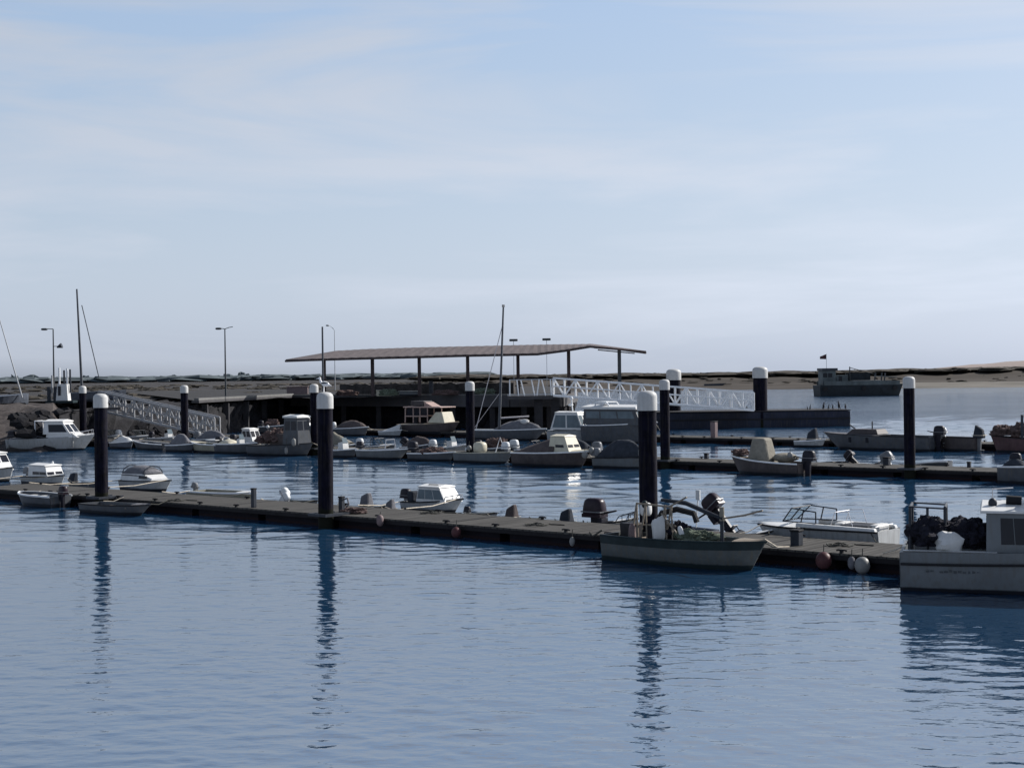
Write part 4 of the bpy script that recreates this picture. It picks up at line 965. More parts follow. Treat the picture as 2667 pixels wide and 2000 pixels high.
b = boat('yacht', 'big pale yacht with flat bright roof and hoop on top, behind the thickest pile', 1512, 1712, 'right', .40, 3, 'front', fs=1.45, fb=1.75, hull='grey_hull', gap=.5, group=G5, rake=.1, rail='white_rail')
b_deck(b, -.5, .5, 'white_paint', .05)
cb = cabin(b, -.46, .38, .88, 1.5, 1.25, rf=.6, rb=.05, m='grey_hull', roof='white_paint', side=((.05, .30), (.33, .62), (.65, .93)), v=(.42, .86), over=.22, tum=.92, roofth=.20, glass='pale_glass')
k = MB(); k.tube([(-.34 * b.L, -.7, 2.9), (-.30 * b.L, -.7, 3.32), (-.16 * b.L, -.7, 3.32), (-.10 * b.L, -.7, 2.9)], .06); k.tube([(-.34 * b.L, .7, 2.9), (-.30 * b.L, .7, 3.32), (-.16 * b.L, .7, 3.32), (-.10 * b.L, .7, 2.9)], .06); k.box((-.23 * b.L, 0, 3.34), (.14 * b.L, 1.5, .06)); k.build('roof_hoop', 'white_rail', b.root, True)
G6 = 'boats on the right half of the farthest dock'
b = small('low white boat with a black hooded motor amidships, below the ferry pontoon birds', 2068, 2150, 'right', 3, 'front', 'white_gelcoat', .45, .62, .42, 'white_paint', .3, G6)
outboard(b, 0, 1.5, 0, cover='dark_canvas', x=b.L * .2, z=.5)
b = small('long grey workboat with slim dark portholes and outboard, behind the lone right hand pile', 2146, 2452, 'left', 3, 'front', 'grey_hull', 1.0, 1.15, .30, 'pale_wood', .3, G6, 'black_rubber', .14, 'workboat', 1)
b_deck(b, -.05, .5, 'grey_canvas', .05)
cabin(b, -.05, .24, .7, 1.10, .35, rf=.4, rb=.2, m='brown_hull', side=(), front=0, tum=.8, name='coachroof')
for u in (.03, .20):
    k = MB(); k.box((u * b.L, hb(b, u) * .975 + .01, .70), (.20, .03, .36)); k.build('porthole', 'window_glass', b.root)
outboard(b, 0, 1.25, 0, 'dark_motor', 'dark_motor'); k = MB(); k.tube([(.18 * b.L, 0, 1.3), (.26 * b.L, 0, 1.75)], .05); k.build('spar', 'dark_steel', b.root); k = MB(); k.tube([(.05 * b.L, 0, 1.4), (.05 * b.L, 0, 2.0)], .05); k.build('davit', 'dark_steel', b.root)
b = small('grey pink boat with a dark hooded outboard at its right end, beside the red boat', 2440, 2552, 'left', 3, 'front', 'brown_hull', .95, 1.0, .36, 'pale_wood', .3, G6, 'black_rubber')
outboard(b, 0, 1.3, 0, cover='dark_canvas', x=-b.L / 2 + .15, z=1.0); outboard(b, .2, .8, 15, 'white_motor', 'white_motor', x=b.L * .35, z=1.05)
rb_ = b = small('dull red boat loaded with dark gear and an arch, cut off by the right edge', 2580, 2760, 'left', 3, 'front', 'red_hull', .95, 1.15, .34, 'pale_wood', .3, G6, 'black_rubber', .1, 'fishing_boat')
k = MB(); k.tube([(-.05 * b.L, -.7, 1.0), (-.05 * b.L, -.7, 2.5), (-.05 * b.L, .7, 2.5), (-.05 * b.L, .7, 1.0)], .10, 8); k.build('arch', 'dark_steel', b.root, True)
netpile(wpt(b, .30 * b.L, 0, 1.15), (1.5, 1.2, .9), 'dark gear heap at the bow of the dull red boat', 'brown_net', .5, 41, name='gear_heap', cat='gear heap')
netpile(wpt(b, .02 * b.L, 0, 1.1), (1.4, 1.2, 1.1), 'taller dark gear heap beside the arch of the dull red boat', 'brown_net', .5, 43, name='gear_heap', cat='gear heap')
pedestal(on_dock(3, 1860, .5, DECK), 'pinkish service post standing alone on the farthest dock, left of the ferry pontoon end', 'pink_plastic', 1.25, .42)
# ================================================================== quay, canopy, gangways
QZ = 3.5
QP = [at_d(512, 141, QZ), at_d(760, 170, QZ), at_d(1330, 151, QZ), at_d(1462, 150, QZ), at_d(1500, 178, QZ)]
back = [at_d(300, 260, QZ), at_d(760, 262, QZ), at_d(1240, 262, QZ), at_d(1420, 255, QZ), at_d(1440, 240, QZ)]
quay = empty('quay', (0, 0, 0), 0, 'long concrete quay with dark rocky underside below the tiled canopy', 'quay')
k = MB(); n = len(QP); vs = [tuple(p) for p in QP] + [tuple(p) for p in back] + [(p.x, p.y, QZ - .25) for p in QP] + [(p.x, p.y, QZ - .25) for p in back]
fs = [(i, i + 1, n + i + 1, n + i) for i in range(n - 1)] + [(2 * n + i + 1, 2 * n + i, 3 * n + i, 3 * n + i + 1) for i in range(n - 1)] + [(i + 1, i, 2 * n + i, 2 * n + i + 1) for i in range(n - 1)]
k.add(vs, fs); k.build('paving', 'paving', quay)
k = MB()
for i in range(n - 1):
    a, c = QP[i], QP[i + 1]; nn = Vector((c.y - a.y, -(c.x - a.x), 0)).normalized()
    p = [a + nn * .25, c + nn * .25, c - nn * .5, a - nn * .5]
    k.hexa([(q.x, q.y, QZ - (.22 if i == 0 else 1.2)) for q in p], [(q.x, q.y, QZ + .02) for q in p])
k.build('cap_beam', 'concrete', quay)
k = MB()
for i in range(n - 1):
    a, c = QP[i], QP[i + 1]; nn = Vector((c.y - a.y, -(c.x - a.x), 0)).normalized(); p = [a + nn * .22, c + nn * .22, c - nn * .25, a - nn * .25]
    if i < 2: k.hexa([(q.x, q.y, QZ + .023) for q in p], [(q.x, q.y, QZ + (.24 if i == 0 else .12)) for q in p])
k.build('kerb', 'kerb_edge', quay)
k = MB()
for i in range(n - 1):
    a, c = QP[i], QP[i + 1]; nn = Vector((c.y - a.y, -(c.x - a.x), 0)).normalized(); m_ = max(2, int((c - a).length / 5))
    for j in range(m_):
        q = a.lerp(c, (j + .5) / m_) - nn * .3; k.box((q.x, q.y, .9), (.55, .55, 4.4))
k.build('pier_columns', 'pier_concrete', quay)['kind'] = 'stuff'
# rock slope below the quay and the left bank
rnd = random.Random(5)
shore = [at_d(-420, 114, 0), at_d(-60, 115, 0), at_d(130, 117, 0), at_d(212, 127, 0), at_d(330, 133, 0), at_d(430, 136.5, 0), at_d(512, 140.5, 0), at_d(760, 171, 0), at_d(1330, 152, 0), at_d(1462, 151, 0), at_d(1500, 178, 0)]
k = MB()
for i in range(2, len(shore) - 1):
    a, c = shore[i], shore[i + 1]; nn = Vector((-(c.y - a.y), c.x - a.x, 0)).normalized(); L = (c - a).length
    under = i >= 6
    for j in range(int(L * (7 if under else 10))):
        f = rnd.random(); d = rnd.random(); q = a.lerp(c, f)
        if under: q = q + nn * (1.6 + d * 2.0); z = -.2 + d * 2.6
        else: q = q + nn * (d * 3.4); z = -.2 + d * 3.0
        s_ = rnd.uniform(.6, 1.5)
        k.rock((q.x, q.y, z), (s_ * 1.25, s_, s_ * .8), rnd)
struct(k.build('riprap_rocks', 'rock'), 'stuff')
prow = []
for a_, c_2 in zip(shore[2:-1], shore[3:]):
    m_ = max(3, int((c_2 - a_).length / .7)); prow += [a_.lerp(c_2, f / m_) for f in range(m_)]
prow.append(shore[-1])
rows = []
for oy, z in ((.2, -1.0), (.9, .2), (1.6, 1.0), (2.3, 1.9), (3.2, 2.7), (4.4, 3.05), (30, 3.15)):
    rows.append([(p.x + (.55 * noise.noise(Vector((i * .61, z * 1.3, 3))) if z < 3.1 else 0), p.y + oy + (.9 * noise.noise(Vector((i * .53, z * 1.7, 8))) if z < 3.1 else 0), z + .4 * noise.noise(Vector((i * .7, z * 2, 5)))) for i, p in enumerate(prow)])
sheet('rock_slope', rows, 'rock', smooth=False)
# mud bank at the far left and the marsh behind
rows = []
for f in range(15):
    r = []
    for j in range(34):
        px = -500 + j * 22.0
        t = f / 14
        base = 114 + max(0, px - 100) * .055 if px < 520 else 140
        D = base + t * 46
        edge = max(0., min(1., (px - 60) / 160))
        z = -.4 + 3.6 * min(1, (t * (1.9 + 2.6 * edge))) ** (1.0 - .35 * edge)
        z += .35 * noise.noise(Vector((px * .03, t * 6, 1.5))) * (1 if t > .05 else 0)
        if px > 150: z = min(z, 3.2 - (px - 150) * .10)
        z = max(z, -.5)
        r.append(tuple(at_d(px, D, min(z, 3.40))))
    rows.append(r)
sheet('mud_bank', rows, 'mud')
rows = []
for D in (158, 175, 200, 240, 300, 380, 500, 700, 1000, 1500):
    rows.append([tuple(at_d(px, D, (3.38 if D < 170 else 3.1) + .25 * noise.noise(Vector((px * .02, D * .05, 0))) + (0 if D < 600 else (D - 600) * .0006))) for px in range(-700, 1260, 28)])
sheet('marsh', rows, 'marsh')
# far treeline on the left
def shrubs(name, m, pts, kind='stuff'):
    kk = MB()
    for x, y, z, w, h in pts:
        kk.blob((x, y, z), (w, w * .7, h), nz=.7, seed=rnd.random() * 50, nu=9, nv=6, freq=2.4)
    return struct(kk.build(name, m), kind)
pts = []
for i in range(620):
    px = rnd.uniform(-650, 1260); D = rnd.uniform(900, 1500)
    h = rnd.uniform(1.6, 3.0)
    p = at_d(px, D, 0); pts.append((p.x, p.y, 4.2 + h * .3, rnd.uniform(14, 40), h * 1.5))
for px, h in ((38, 13), (80, 14), (95, 8), (225, 11), (455, 9), (590, 9), (628, 12), (640, 10), (700, 6)):
    p = at_d(px, 1300, 0); pts.append((p.x, p.y, 4.5, h * .9, h * .85))
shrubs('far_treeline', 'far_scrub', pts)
pts = []
for i in range(330):
    px = rnd.uniform(-300, 1280); D = rnd.uniform(185, 520); p = at_d(px, D, 0)
    pts.append((p.x, p.y, 3.2, rnd.uniform(1.2, 5), rnd.uniform(.3, .9)))
shrubs('marsh_scrub', 'scrub', pts)
# sand bar with dunes beyond the channel, and a far dune
rows = []
for i, (D, z) in enumerate(((428, -.5), (444, .2), (452, .9), (470, 1.5), (492, 2.6), (515, 4.4), (540, 5.4), (580, 5.2), (700, 2))):
    rows.append([tuple(at_d(px, D + 6 * math.sin(px * .004), z + (.7 * noise.noise(Vector((px * .012, i * .7, 4))) * (z / 4) if z > 1 else 0) + (.9 * max(0, (px - 2000) / 700) if z > 4 else 0))) for px in range(1100, 3300, 22)])
sheet('dunes', rows, 'dune_sand')
rows = []
for i, (D, z) in enumerate(((430, -.3), (447, .75), (457, 1.45))):
    rows.append([tuple(at_d(px, D + 6 * math.sin(px * .004), z + .06)) for px in range(2280, 3300, 22)])
sheet('beach', rows, 'beach_sand')
pts = []
for i in range(2600):
    px = rnd.uniform(1100, 3200); D = rnd.uniform(505, 575) + 6 * math.sin(px * .004); p = at_d(px, D, 0)
    pts.append((p.x, p.y, 4.5 + .9 * max(0, (px - 2000) / 700), rnd.uniform(4, 13), rnd.uniform(.7, 1.5)))
for i in range(90):
    px = rnd.uniform(1100, 3200); D = rnd.uniform(462, 508); p = at_d(px, D, 0)
    pts.append((p.x, p.y, 1.4 + (D - 462) * .05, rnd.uniform(1, 4), rnd.uniform(.3, .9)))
shrubs('dune_scrub', 'scrub', pts)
rows = []
for D, z in ((1900, -1), (1930, 9), (1990, 15), (2100, 16), (2300, 5)):
    rows.append([tuple(at_d(px, D, -1 + (z + 1) * max(0, min(1, (px - 2330) / 330)) ** .7 * (1 + .08 * noise.noise(Vector((px * .02, 0, 0)))))) for px in range(2320, 3400, 30)])
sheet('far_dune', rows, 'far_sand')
# the tiled canopy
can = empty('canopy_shelter', at_d(1200, 158, QZ), 0, 'long open shelter with sagging pinkish tiled roof on dark posts', 'shelter')
O = can.location
DC = 157.0
def cz(px, py, D): return at_py(px, py, D) - O
near = [(800, 944), (905, 941), (1000, 938.5), (1100, 936), (1200, 933), (1300, 931), (1400, 929), (1470, 920), (1538, 909)]
far_ = [(872, 917), (955, 912.5), (1045, 909.5), (1135, 907), (1230, 905), (1330, 902.5), (1400, 901), (1470, 900), (1545, 899)]
tipL, tipR = cz(744, 936, 160), cz(1682, 914, 156)
NEAR = [cz(x, y - 9, DC - 2.5) for x, y in near]; FAR = [cz(x, y - 3, DC + 3.5) for x, y in far_]
RIDGE = 64
def cat_(P, t):
    t *= len(P) - 1; i = min(int(t), len(P) - 2); return P[i].lerp(P[i + 1], t - i)
vs = []; fs = []
k = MB()
for j in range(RIDGE + 1):
    t = j / RIDGE; a, c = cat_(NEAR, t), cat_(FAR, t)
    w = .03 * (j % 2)
    for f in (0, .33, .66, 1): vs.append(a.lerp(c, f) + Vector((0, 0, w)))
for j in range(RIDGE):
    for q in range(3): fs.append((j * 4 + q, (j + 1) * 4 + q, (j + 1) * 4 + q + 1, j * 4 + q + 1))
o1 = len(vs); vs += [tipL, tipR]
fs += [(o1, 0, 1), (o1, 1, 2), (o1, 2, 3)]; e = RIDGE * 4
vs += [FAR[-1] + Vector((.5, 7, -.3))]; fs += [(e, o1 + 1, e + 1), (e + 1, o1 + 1, e + 2), (e + 2, o1 + 1, e + 3), (e + 3, o1 + 1, o1 + 2)]
k.add(vs, fs); rf = k.build('tiled_roof', 'roof_tile', can)
sm = rf.modifiers.new('thick', 'SOLIDIFY'); sm.thickness = .08; sm.offset = -1
k = MB()
dn = Vector((0, .12, -.14))
k.tube([tipL + Vector((0, 0, -.2)), NEAR[0] + dn] + [p + dn for p in NEAR[1:]] + [tipR + Vector((0, 0, -.10))], .12, 6)
k.tube([FAR[-1] + Vector((0, 0, -.2)), tipR + Vector((0, 0, -.2))], .14, 6); k.tube([tipL + Vector((0, 0, -.15)), FAR[0] + Vector((0, 0, -.2))], .12, 6)
k.build('eaves_beam', 'roof_timber', can)
k = MB()
for j in range(RIDGE * 2):
    t = j / (RIDGE * 2 - 1); a, c = cat_(NEAR, t), cat_(FAR, t); k.tube([a + Vector((0, -.12, -.16)), a.lerp(c, .95) + Vector((0, 0, -.18))], .05, 4)
k.build('rafters', 'roof_timber', can)['kind'] = 'stuff'
for px in (845, 971, 1093, 1219, 1350, 1482, 1614):
    t = max(0, min(1, (px - 800) / 738)); top = cat_(NEAR, t).lerp(cat_(FAR, t), .35) if px < 1600 else FAR[-1].lerp(tipR, .55)
    p = at_d(px, DC - .2, QZ) - O
    k = MB(); k.box((p.x, p.y, (top.z - .25) / 2), (.36, .36, top.z - .25)); k.build('post', 'roof_timber' if px < 1600 else 'lamp_metal', can)
k = MB(); a = FAR[-1].lerp(NEAR[-1], .3) + Vector((.6, 0, -.95)); c = tipR + Vector((-1.2, 0, -.55)); a.z += .35; c.z += .30; k.tube([a, c], .07, 5); k.build('brace', 'lamp_pale', can)
wa, wb = at_d(885, 166, QZ), at_d(1338, 162, QZ)
lw = empty('stone_wall', wa, math.atan2(wb.y - wa.y, wb.x - wa.x), 'low dark stone wall running behind the posts under the long roof', 'wall')
Lw = (wb - wa).length
k = MB(); n_ = 40
k.add([(Lw * i / n_, y, z + (.25 * noise.noise(Vector((i * .9, 0, 2))) if z else 0)) for i in range(n_ + 1) for y, z in ((0, 0), (0, 1.25), (.7, 1.25), (.7, 0))], [(i * 4 + a, i * 4 + (a + 1) % 4, i * 4 + 4 + (a + 1) % 4, i * 4 + 4 + a) for i in range(n_) for a in range(4)] + [(0, 3, 2, 1), (n_ * 4, n_ * 4 + 1, n_ * 4 + 2, n_ * 4 + 3)])
k.build('stonework', 'wall_stone', lw)
for px, D, sz, m, lab in ((905, 159, (2.2, 1.2, .8), 'brown_net', 'net heap on the quay edge at the first post after the flagpole'), (1012, 156, (1.8, 1.0, .9), 'green_net', 'greenish net heap on the quay above the wooden cabin cruiser'), (1160, 155, (2.6, 1.2, .7), 'brown_net', 'flat net heap on the quay left of the slim pile by the sailing boat'), (1262, 154, (2.0, 1.0, .9), 'green_net', 'dark net heap on the quay between the slim pile and the sailing boat mast')):
    p = at_d(px, D, QZ + .05); netpile(p, sz, lab, m, .5, px, group='net heaps on the quay')
# truss gangways
def truss(name, label, A, Bp, width, h, n, m, z_up=0, deckm='pier_concrete', fat=1.0):
    A, Bp = Vector(A), Vector(Bp)
    o = empty(name, A, 0, label, 'gangway', 'gangways of the marina')
    d = Bp - A; side = Vector((-d.y, d.x, 0)).normalized() * width / 2
    for s in (1, -1):
        k = MB(); up = Vector((0, 0, h)); nn = n
        P = [d * (i / nn) + side * s for i in range(nn + 1)]
        k.tube([P[0], P[-1]], .10 * fat, 6); k.tube([P[0] + up, P[-1] + up], .085 * fat, 6); k.tube([P[0] + up * .55, P[-1] + up * .55], .055 * fat, 5)
        for i in range(nn + 1): k.tube([P[i], P[i] + up], .06 * fat, 5)
        for i in range(nn): k.tube([P[i], P[i + 1] + up] if i % 2 else [P[i] + up, P[i + 1]], .055 * fat, 5)
        k.build('side_truss', m, o)
    k = MB(); sd = side * .96
    k.hexa([-sd + Vector((0, 0, -.06)), d - sd + Vector((0, 0, -.06)), d + sd + Vector((0, 0, -.06)), sd + Vector((0, 0, -.06))], [-sd + Vector((0, 0, .05)), d - sd + Vector((0, 0, .05)), d + sd + Vector((0, 0, .05)), sd + Vector((0, 0, .05))])
    k.build('walkway', deckm, o)
    return o
DF = 147.0
gA, gB = at_py(1442, 1030, DF), at_py(1962, 1068, DF - 1.5)
truss('truss_gangway', 'long pale truss gangway sloping down to the ferry pontoon', gA, gB, 2.0, 1.75, 18, 'white_rail', fat=1.2)
ld = empty('quay_landing', at_py(1322, 1031, DF), 0, 'flat landing stage with white slanting balusters at the head of the long pale gangway', 'landing')
e = at_py(1440, 1030, DF) - ld.location
k = MB(); k.hexa([(0, -1, -.35), (e.x, -1, -.35), (e.x, 2.6, -.35), (0, 2.6, -.35)], [(0, -1, 0), (e.x, -1, 0), (e.x, 2.6, 0), (0, 2.6, 0)]); k.build('slab', 'concrete', ld)
for i, (f, lean) in enumerate(((.05, 0), (.22, .05), (.32, .12), (.55, .10), (.68, -.08), (.78, .12), (.95, .03))):
    k = MB(); k.tube([(f * e.x + lean * 2, -.95, .0), (f * e.x - lean, -.95, 1.6)], .075, 6); k.build('baluster', 'white_rail', ld)
k = MB(); k.tube([(0, -.95, .12), (e.x, -.95, .12)], .06, 5); k.tube([(.2, -.95, 1.6), (e.x, -.95, 1.64)], .05, 5); k.build('handrail', 'lamp_pale', ld)
for x in (.68, 1.05):
    k = MB(); k.box((x * e.x, .6, -2.6), (.85, .85, 4.5)); k.build('pier', 'pier_concrete', ld)
truss('truss_gangway', 'grey truss gangway at the left, sloping down over the dark rocks', at_py(266, 1068, 131), at_py(566, 1137, 130), 1.6, 1.68, 13, 'aluminium', fat=1.35)
k = MB(); k.box((0, 0, 0), (1.3, .8, .22)); o = k.build('concrete_step', 'concrete'); o.location = at_py(298, 1064, 129); tag(o, 'small pale concrete block at the upper foot of the left gangway', 'block')
p = at_d(560, 130.5, 0); o = empty('landing_float', p, ANG, 'small low float under the bottom end of the left gangway', 'float')
k = MB(); k.box((.6, .4, .50), (4.6, 3.0, .10)); k.build('deck', 'dock_planks', o)
k = MB(); k.box((.6, .4, .15), (4.4, 2.8, .60)); k.build('hull', 'dock_float', o)
# ferry pontoon with its own piles
pa, pb = at_z(1600, 1119, 0), at_z(2215, 1110.5, 0)
pt = empty('ferry_pontoon', pa, math.atan2(pb.y - pa.y, pb.x - pa.x), 'dark blue steel ferry pontoon with birds on its right end', 'pontoon')
Lp = (pb - pa).length; hz = 1.62
k = MB(); k.box((Lp / 2, 3.0, hz / 2 - .2), (Lp, 6.0, hz + .3)); k.build('hull', 'pontoon_steel', pt, False, .05)
k = MB(); k.box((Lp / 2, -.06, hz * .52), (Lp * .999, .14, .10)); k.build('rubbing_strake', 'black_rubber', pt)
k = MB(); k.box((Lp / 2, 3.0, hz + .03), (Lp * 1.004, 6.06, .10)); k.build('deck_edge', 'pier_concrete', pt)
for px, top, D, lab in ((1981, 955, 147.5, 'huge dark pile with a white cap standing by the ferry pontoon'), (1756, 961, 151, 'huge dark pile with a white cap mostly hidden behind the long pale gangway')):
    p = at_d(px, D, 0); h = at_py(px, top, D).z
    o = make_pile((p.x, p.y, 0), .70, h, 1.15); tag(o, lab, 'pile', 'ferry pontoon piles')
# birds
def bird(p, label, h=.42, m='bird_dark', rz=0, up=.2):
    o = empty('bird', p, rz, label, 'bird', 'birds resting on pontoon and piles')
    M = Matrix.Scale(h, 4)
    if m == 'bird_dark':
        k = MB(); k.blob((0, 0, .48), (.30, .28, .62), nu=12, nv=8, M=M); k.tube([(.04, 0, .72), (.06, 0, .92)], [.09, .07], 8, M); k.blob((.08, 0, .95), (.20, .14, .13), nu=10, nv=8, M=M)
        k.tube([(.15, 0, .95), (.30, 0, .96)], [.03, .01], 6, M); k.tube([(-.08, 0, .28), (-.20, 0, .04)], [.07, .03], 6, M); k.tube([(.03, .06, .2), (.03, .06, 0)], .025, 5, M); k.tube([(.03, -.06, .2), (.03, -.06, 0)], .025, 5, M)
        k.build('body', m, o, True); return o
    k = MB()
    k.blob((0, 0, .50), (.62, .32, .36), nu=12, nv=8, M=M @ Matrix.Translation((0, 0, .12)) @ Matrix.Rotation(-up, 4, 'Y') @ Matrix.Translation((0, 0, -.06)))
    k.tube([(.20, 0, .62), (.28, 0, .82), (.30, 0, .92)], [.11, .07, .08], 8, M); k.blob((.32, 0, .94), (.22, .17, .17), nu=10, nv=8, M=M)
    k.tube([(.40, 0, .93), (.56, 0, .90)], [.035, .012], 6, M); k.tube([(-.22, 0, .52), (-.52, 0, .42)], [.10, .03], 6, M)
    k.tube([(.02, .06, .42), (.02, .06, 0)], .02, 5, M); k.tube([(.02, -.06, .42), (.02, -.06, 0)], .02, 5, M)
    k.build('body', m, o, True)
    k = MB(); k.blob((-.06, 0, .60), (.56, .345, .22), nu=12, nv=8, M=M); k.build('wing', 'lamp_metal' if m == 'gull_white' else 'black_rubber', o, True)
    return o
for px, h, lab in ((1945, .45, 'lone dark bird at the foot of the long pale gangway'), (2103, .40, 'small dark bird on the pontoon, the first one right of its huge pile'), (2110, .50, 'dark bird close beside the small one on the pontoon'), (2145, .75, 'tall slim dark bird, leftmost of the row on the pontoon end'), (2158, .5, 'small crouched dark bird, second in the row on the pontoon end'), (2169, .5, 'small dark bird in the middle of the row on the pontoon end'), (2185, .85, 'tallest dark bird in the row on the pontoon end'), (2202, .6, 'dark bird at the very end of the ferry pontoon')):
    p = at_d(px, pb.y + .7, hz + .08); bird(p, lab, h, rz=rnd.choice((0, .5, 2.8, 3.4)), up=.7)
p, h = PT[1]
bird((p.x, p.y, h), 'white gull with dark back standing on top of the pile near the wooden docks', .55, 'gull_white', 2.9)
# lamp posts and masts
def lamp(px, base, top, D, label, arms, m='lamp_metal', r=.085, hw=.75):
    p = at_d(px, D, base); h = at_py(px, top, D).z - base
    o = empty('street_lamp', p, 0, label, 'street lamp', 'street lamps on the quay')
    k = MB(); k.tube([(0, 0, 0), (0, 0, h)], [r * 1.3, r * .8], 8); k.build('pole', m, o, True)
    for dx, dz, head in arms:
        k = MB(); k.tube([(0, 0, h), (dx * .5, 0, h + dz * .7), (dx, 0, h + dz)], r * .55, 6); a = k.build('arm', m, o, True)
        if head:
            k = MB(); k.blob((dx, 0, h + dz - .05), (hw, .35, .26), p=.7); k.build('lamp_head', m, o, True)
    return o
lamp(141, 3.4, 857, 165, 'lamp post with one arm to the left, beside the white booth on the bank', [(-1.0, .03, True)])
lamp(588, 3.4, 857, 172, 'double armed lamp post standing alone left of the long roof', [(-.75, .10, True), (.95, .25, False)])
lamp(873, 3.4, 860, 215, 'thin pale lamp post with curved arm behind the left end of the long roof', [(-.45, .45, False), (-1.0, .75, True)], 'lamp_pale', .05, .5)
for px, top, lab in ((1339, 886, 'dark flat floodlight head beside the mast above the long roof'), (1425, 884, 'dark flat floodlight head above the right end of the long roof')):
    D = 190; p = at_d(px, D, 3.4); h = at_py(px, top, D).z - 3.4
    o = empty('floodlight', p, 0, lab, 'floodlight', 'floodlights behind the long roof')
    k = MB(); k.tube([(0, 0, 0), (0, 0, h - .15)], .035, 6); k.build('pole', 'lamp_pale', o)
    k = MB(); k.box((0, 0, h), (1.1, .5, .30)); k.build('lamp_head', 'lamp_metal', o, False, .08)
p = at_d(842, 153, QZ); h = at_py(842, 851, 153).z - QZ
k = MB(); k.tube([(0, 0, 0), (0, 0, h)], [.12, .09], 8); o = k.build('flagpole', 'mast_dark', None, True); o.location = p; tag(o, 'bare dark flagpole in front of the left end of the long roof', 'flagpole')
p = at_py(155, 902, 165); o = empty('loudspeaker', (p.x, p.y, p.z), 0, 'small dark horn loudspeaker on a bracket right of the left lamp post', 'loudspeaker')
k = MB(); k.lathe([(.10, -.3), (.16, -.1), (.30, .25), (.31, .28)], n=14, M=Matrix.Rotation(R(70), 4, 'Y')); k.build('horn', 'dark_steel', o, True)
k = MB(); k.tube([(-.62, 0, 0), (-.1, 0, 0)], .04, 6); k.build('bracket', 'lamp_metal', o)
def masted(name, label, hull_px, D, z, mast, stays, L=7.5, hullm='dark_hull', rz=.4, mm='mast_dark', mr=1.0):
    c = at_d(hull_px, D, z)
    o = empty(name, c, 0, label, 'sailing boat', 'sailing boats laid up on the left bank')
    k = MB(); rows = []
    for i in range(9):
        t = i / 8; hw = 1.1 * (math.sin(math.pi * (t * .82 + .14)) ** .8); x = -L / 2 + L * t
        rows.append([(x, -hw, 1.0 + .3 * t), (x, -hw * .7, .35), (x, 0, .0), (x, hw * .7, .35), (x, hw, 1.0 + .3 * t)])
    vs = [q for r in rows for q in r]; k.add(vs, [(i * 5 + j, (i + 1) * 5 + j, (i + 1) * 5 + j + 1, i * 5 + j + 1) for i in range(8) for j in range(4)] + [(0, 1, 2, 3, 4), (40, 44, 43, 42, 41)] + [(i * 5 + 4, (i + 1) * 5 + 4, (i + 1) * 5, i * 5) for i in range(8)])
    h_ = k.build('hull', hullm, o); h_.rotation_euler[2] = rz
    k = MB(); a, t_ = at_d(mast[0], D, z + .9) - c, at_py(mast[1], mast[2], D) - c
    k.tube([a, t_], [.15 * mr, .09 * mr], 8); k.build('mast', mm, o, True)
    for s0, s1 in stays:
        k = MB(); k.tube([at_py(*s0, D) - c, at_py(*s1, D) - c], .05, 6); k.build('stay', mm, o)
    return o
masted('laid_up_sailing_boat', 'dark laid up sailing boat with tall dark mast and slanting stay on the left bank', 236, 158, 3.2, (214, 200, 753), [((258, 985), (213, 795))])
masted('laid_up_sailing_boat', 'laid up sailing boat at the far left edge with a thin pale leaning mast', 20, 150, 3.0, (58, -6, 815), [], mm='lamp_pale', rz=1.0, L=5, mr=.5)
bo = empty('harbour_booth', at_d(160, 150, 3.3), 0, 'little white booth with dark slit windows and twin posts on the left bank', 'booth')
k = MB(); k.box((0, 0, .14), (4.6, 2.6, .28)); k.build('platform', 'dark_green_paint', bo)
k = MB(); k.box((.35, 0, 1.25), (2.0, 1.8, 2.0), taper=.78); bw = k.build('wall', 'white_paint', bo)
k = MB(); k.box((-.05, -.86, 1.45), (.42, .16, 1.1)); k.build('window', 'window_glass', bw)
for x, h, m in ((-.35, 4.2, 'white_rail'), (.45, 3.9, 'dark_steel'), (.95, 4.1, 'white_rail'), (1.45, 4.0, 'dark_steel'), (-1.55, 3.3, 'lamp_pale')):
    k = MB(); k.box((x, .2, 1.2 + (h - 1.2) / 2), (.24, .24, h - 1.2)); k.build('post', m, bo)
bo.scale = (.62, .62, .86)
for x, w in ((-2.0, .5), (-.95, .5)):
    k = MB(); k.box((x, 0, 1.1), (w, .8, 1.7)); k.build('locker', 'dark_steel', bo, False, .04)
# ferry in the channel, beached rowing boat, shapes on the quay
FD = at_z(2230, 1031, 0).y
fe = empty('work_barge', at_d(2235, FD, 0), R(4), 'grey green work barge with wheelhouse and flag, out in the channel', 'barge')
W = 216 / F * FD
k = MB(); k.hexa([(-W / 2, -2.6, -.6), (W / 2 - 1.0, -2.6, -.6), (W / 2 - 1.0, 2.6, -.6), (-W / 2, 2.6, -.6)], [(-W / 2 - .2, -3, 2.4), (W / 2, -3, 2.6), (W / 2, 3, 2.6), (-W / 2 - .2, 3, 2.4)]); k.build('hull', 'barge_dark', fe, False, .1)
k = MB(); k.box((.0, -2.95, 2.85), (W * .92, .12, .9)); k.box((0, 2.95, 2.85), (W * .92, .12, .9)); k.build('bulwark', 'barge_grey', fe)
k = MB(); k.box((-W * .38, 0, 4.0), (W * .16, 3.6, 3.2)); wh = k.build('wheelhouse', 'barge_grey', fe, False, .08)
k = MB(); k.box((-W * .375, 0, 5.85), (W * .19, 4.2, .55)); k.build('roof', 'dark_steel', wh, False, .06)
for x in (-.43, -.37):
    k = MB(); k.box((W * x, -1.83, 4.6), (.9, .06, .9)); k.build('window', 'window_glass', wh)
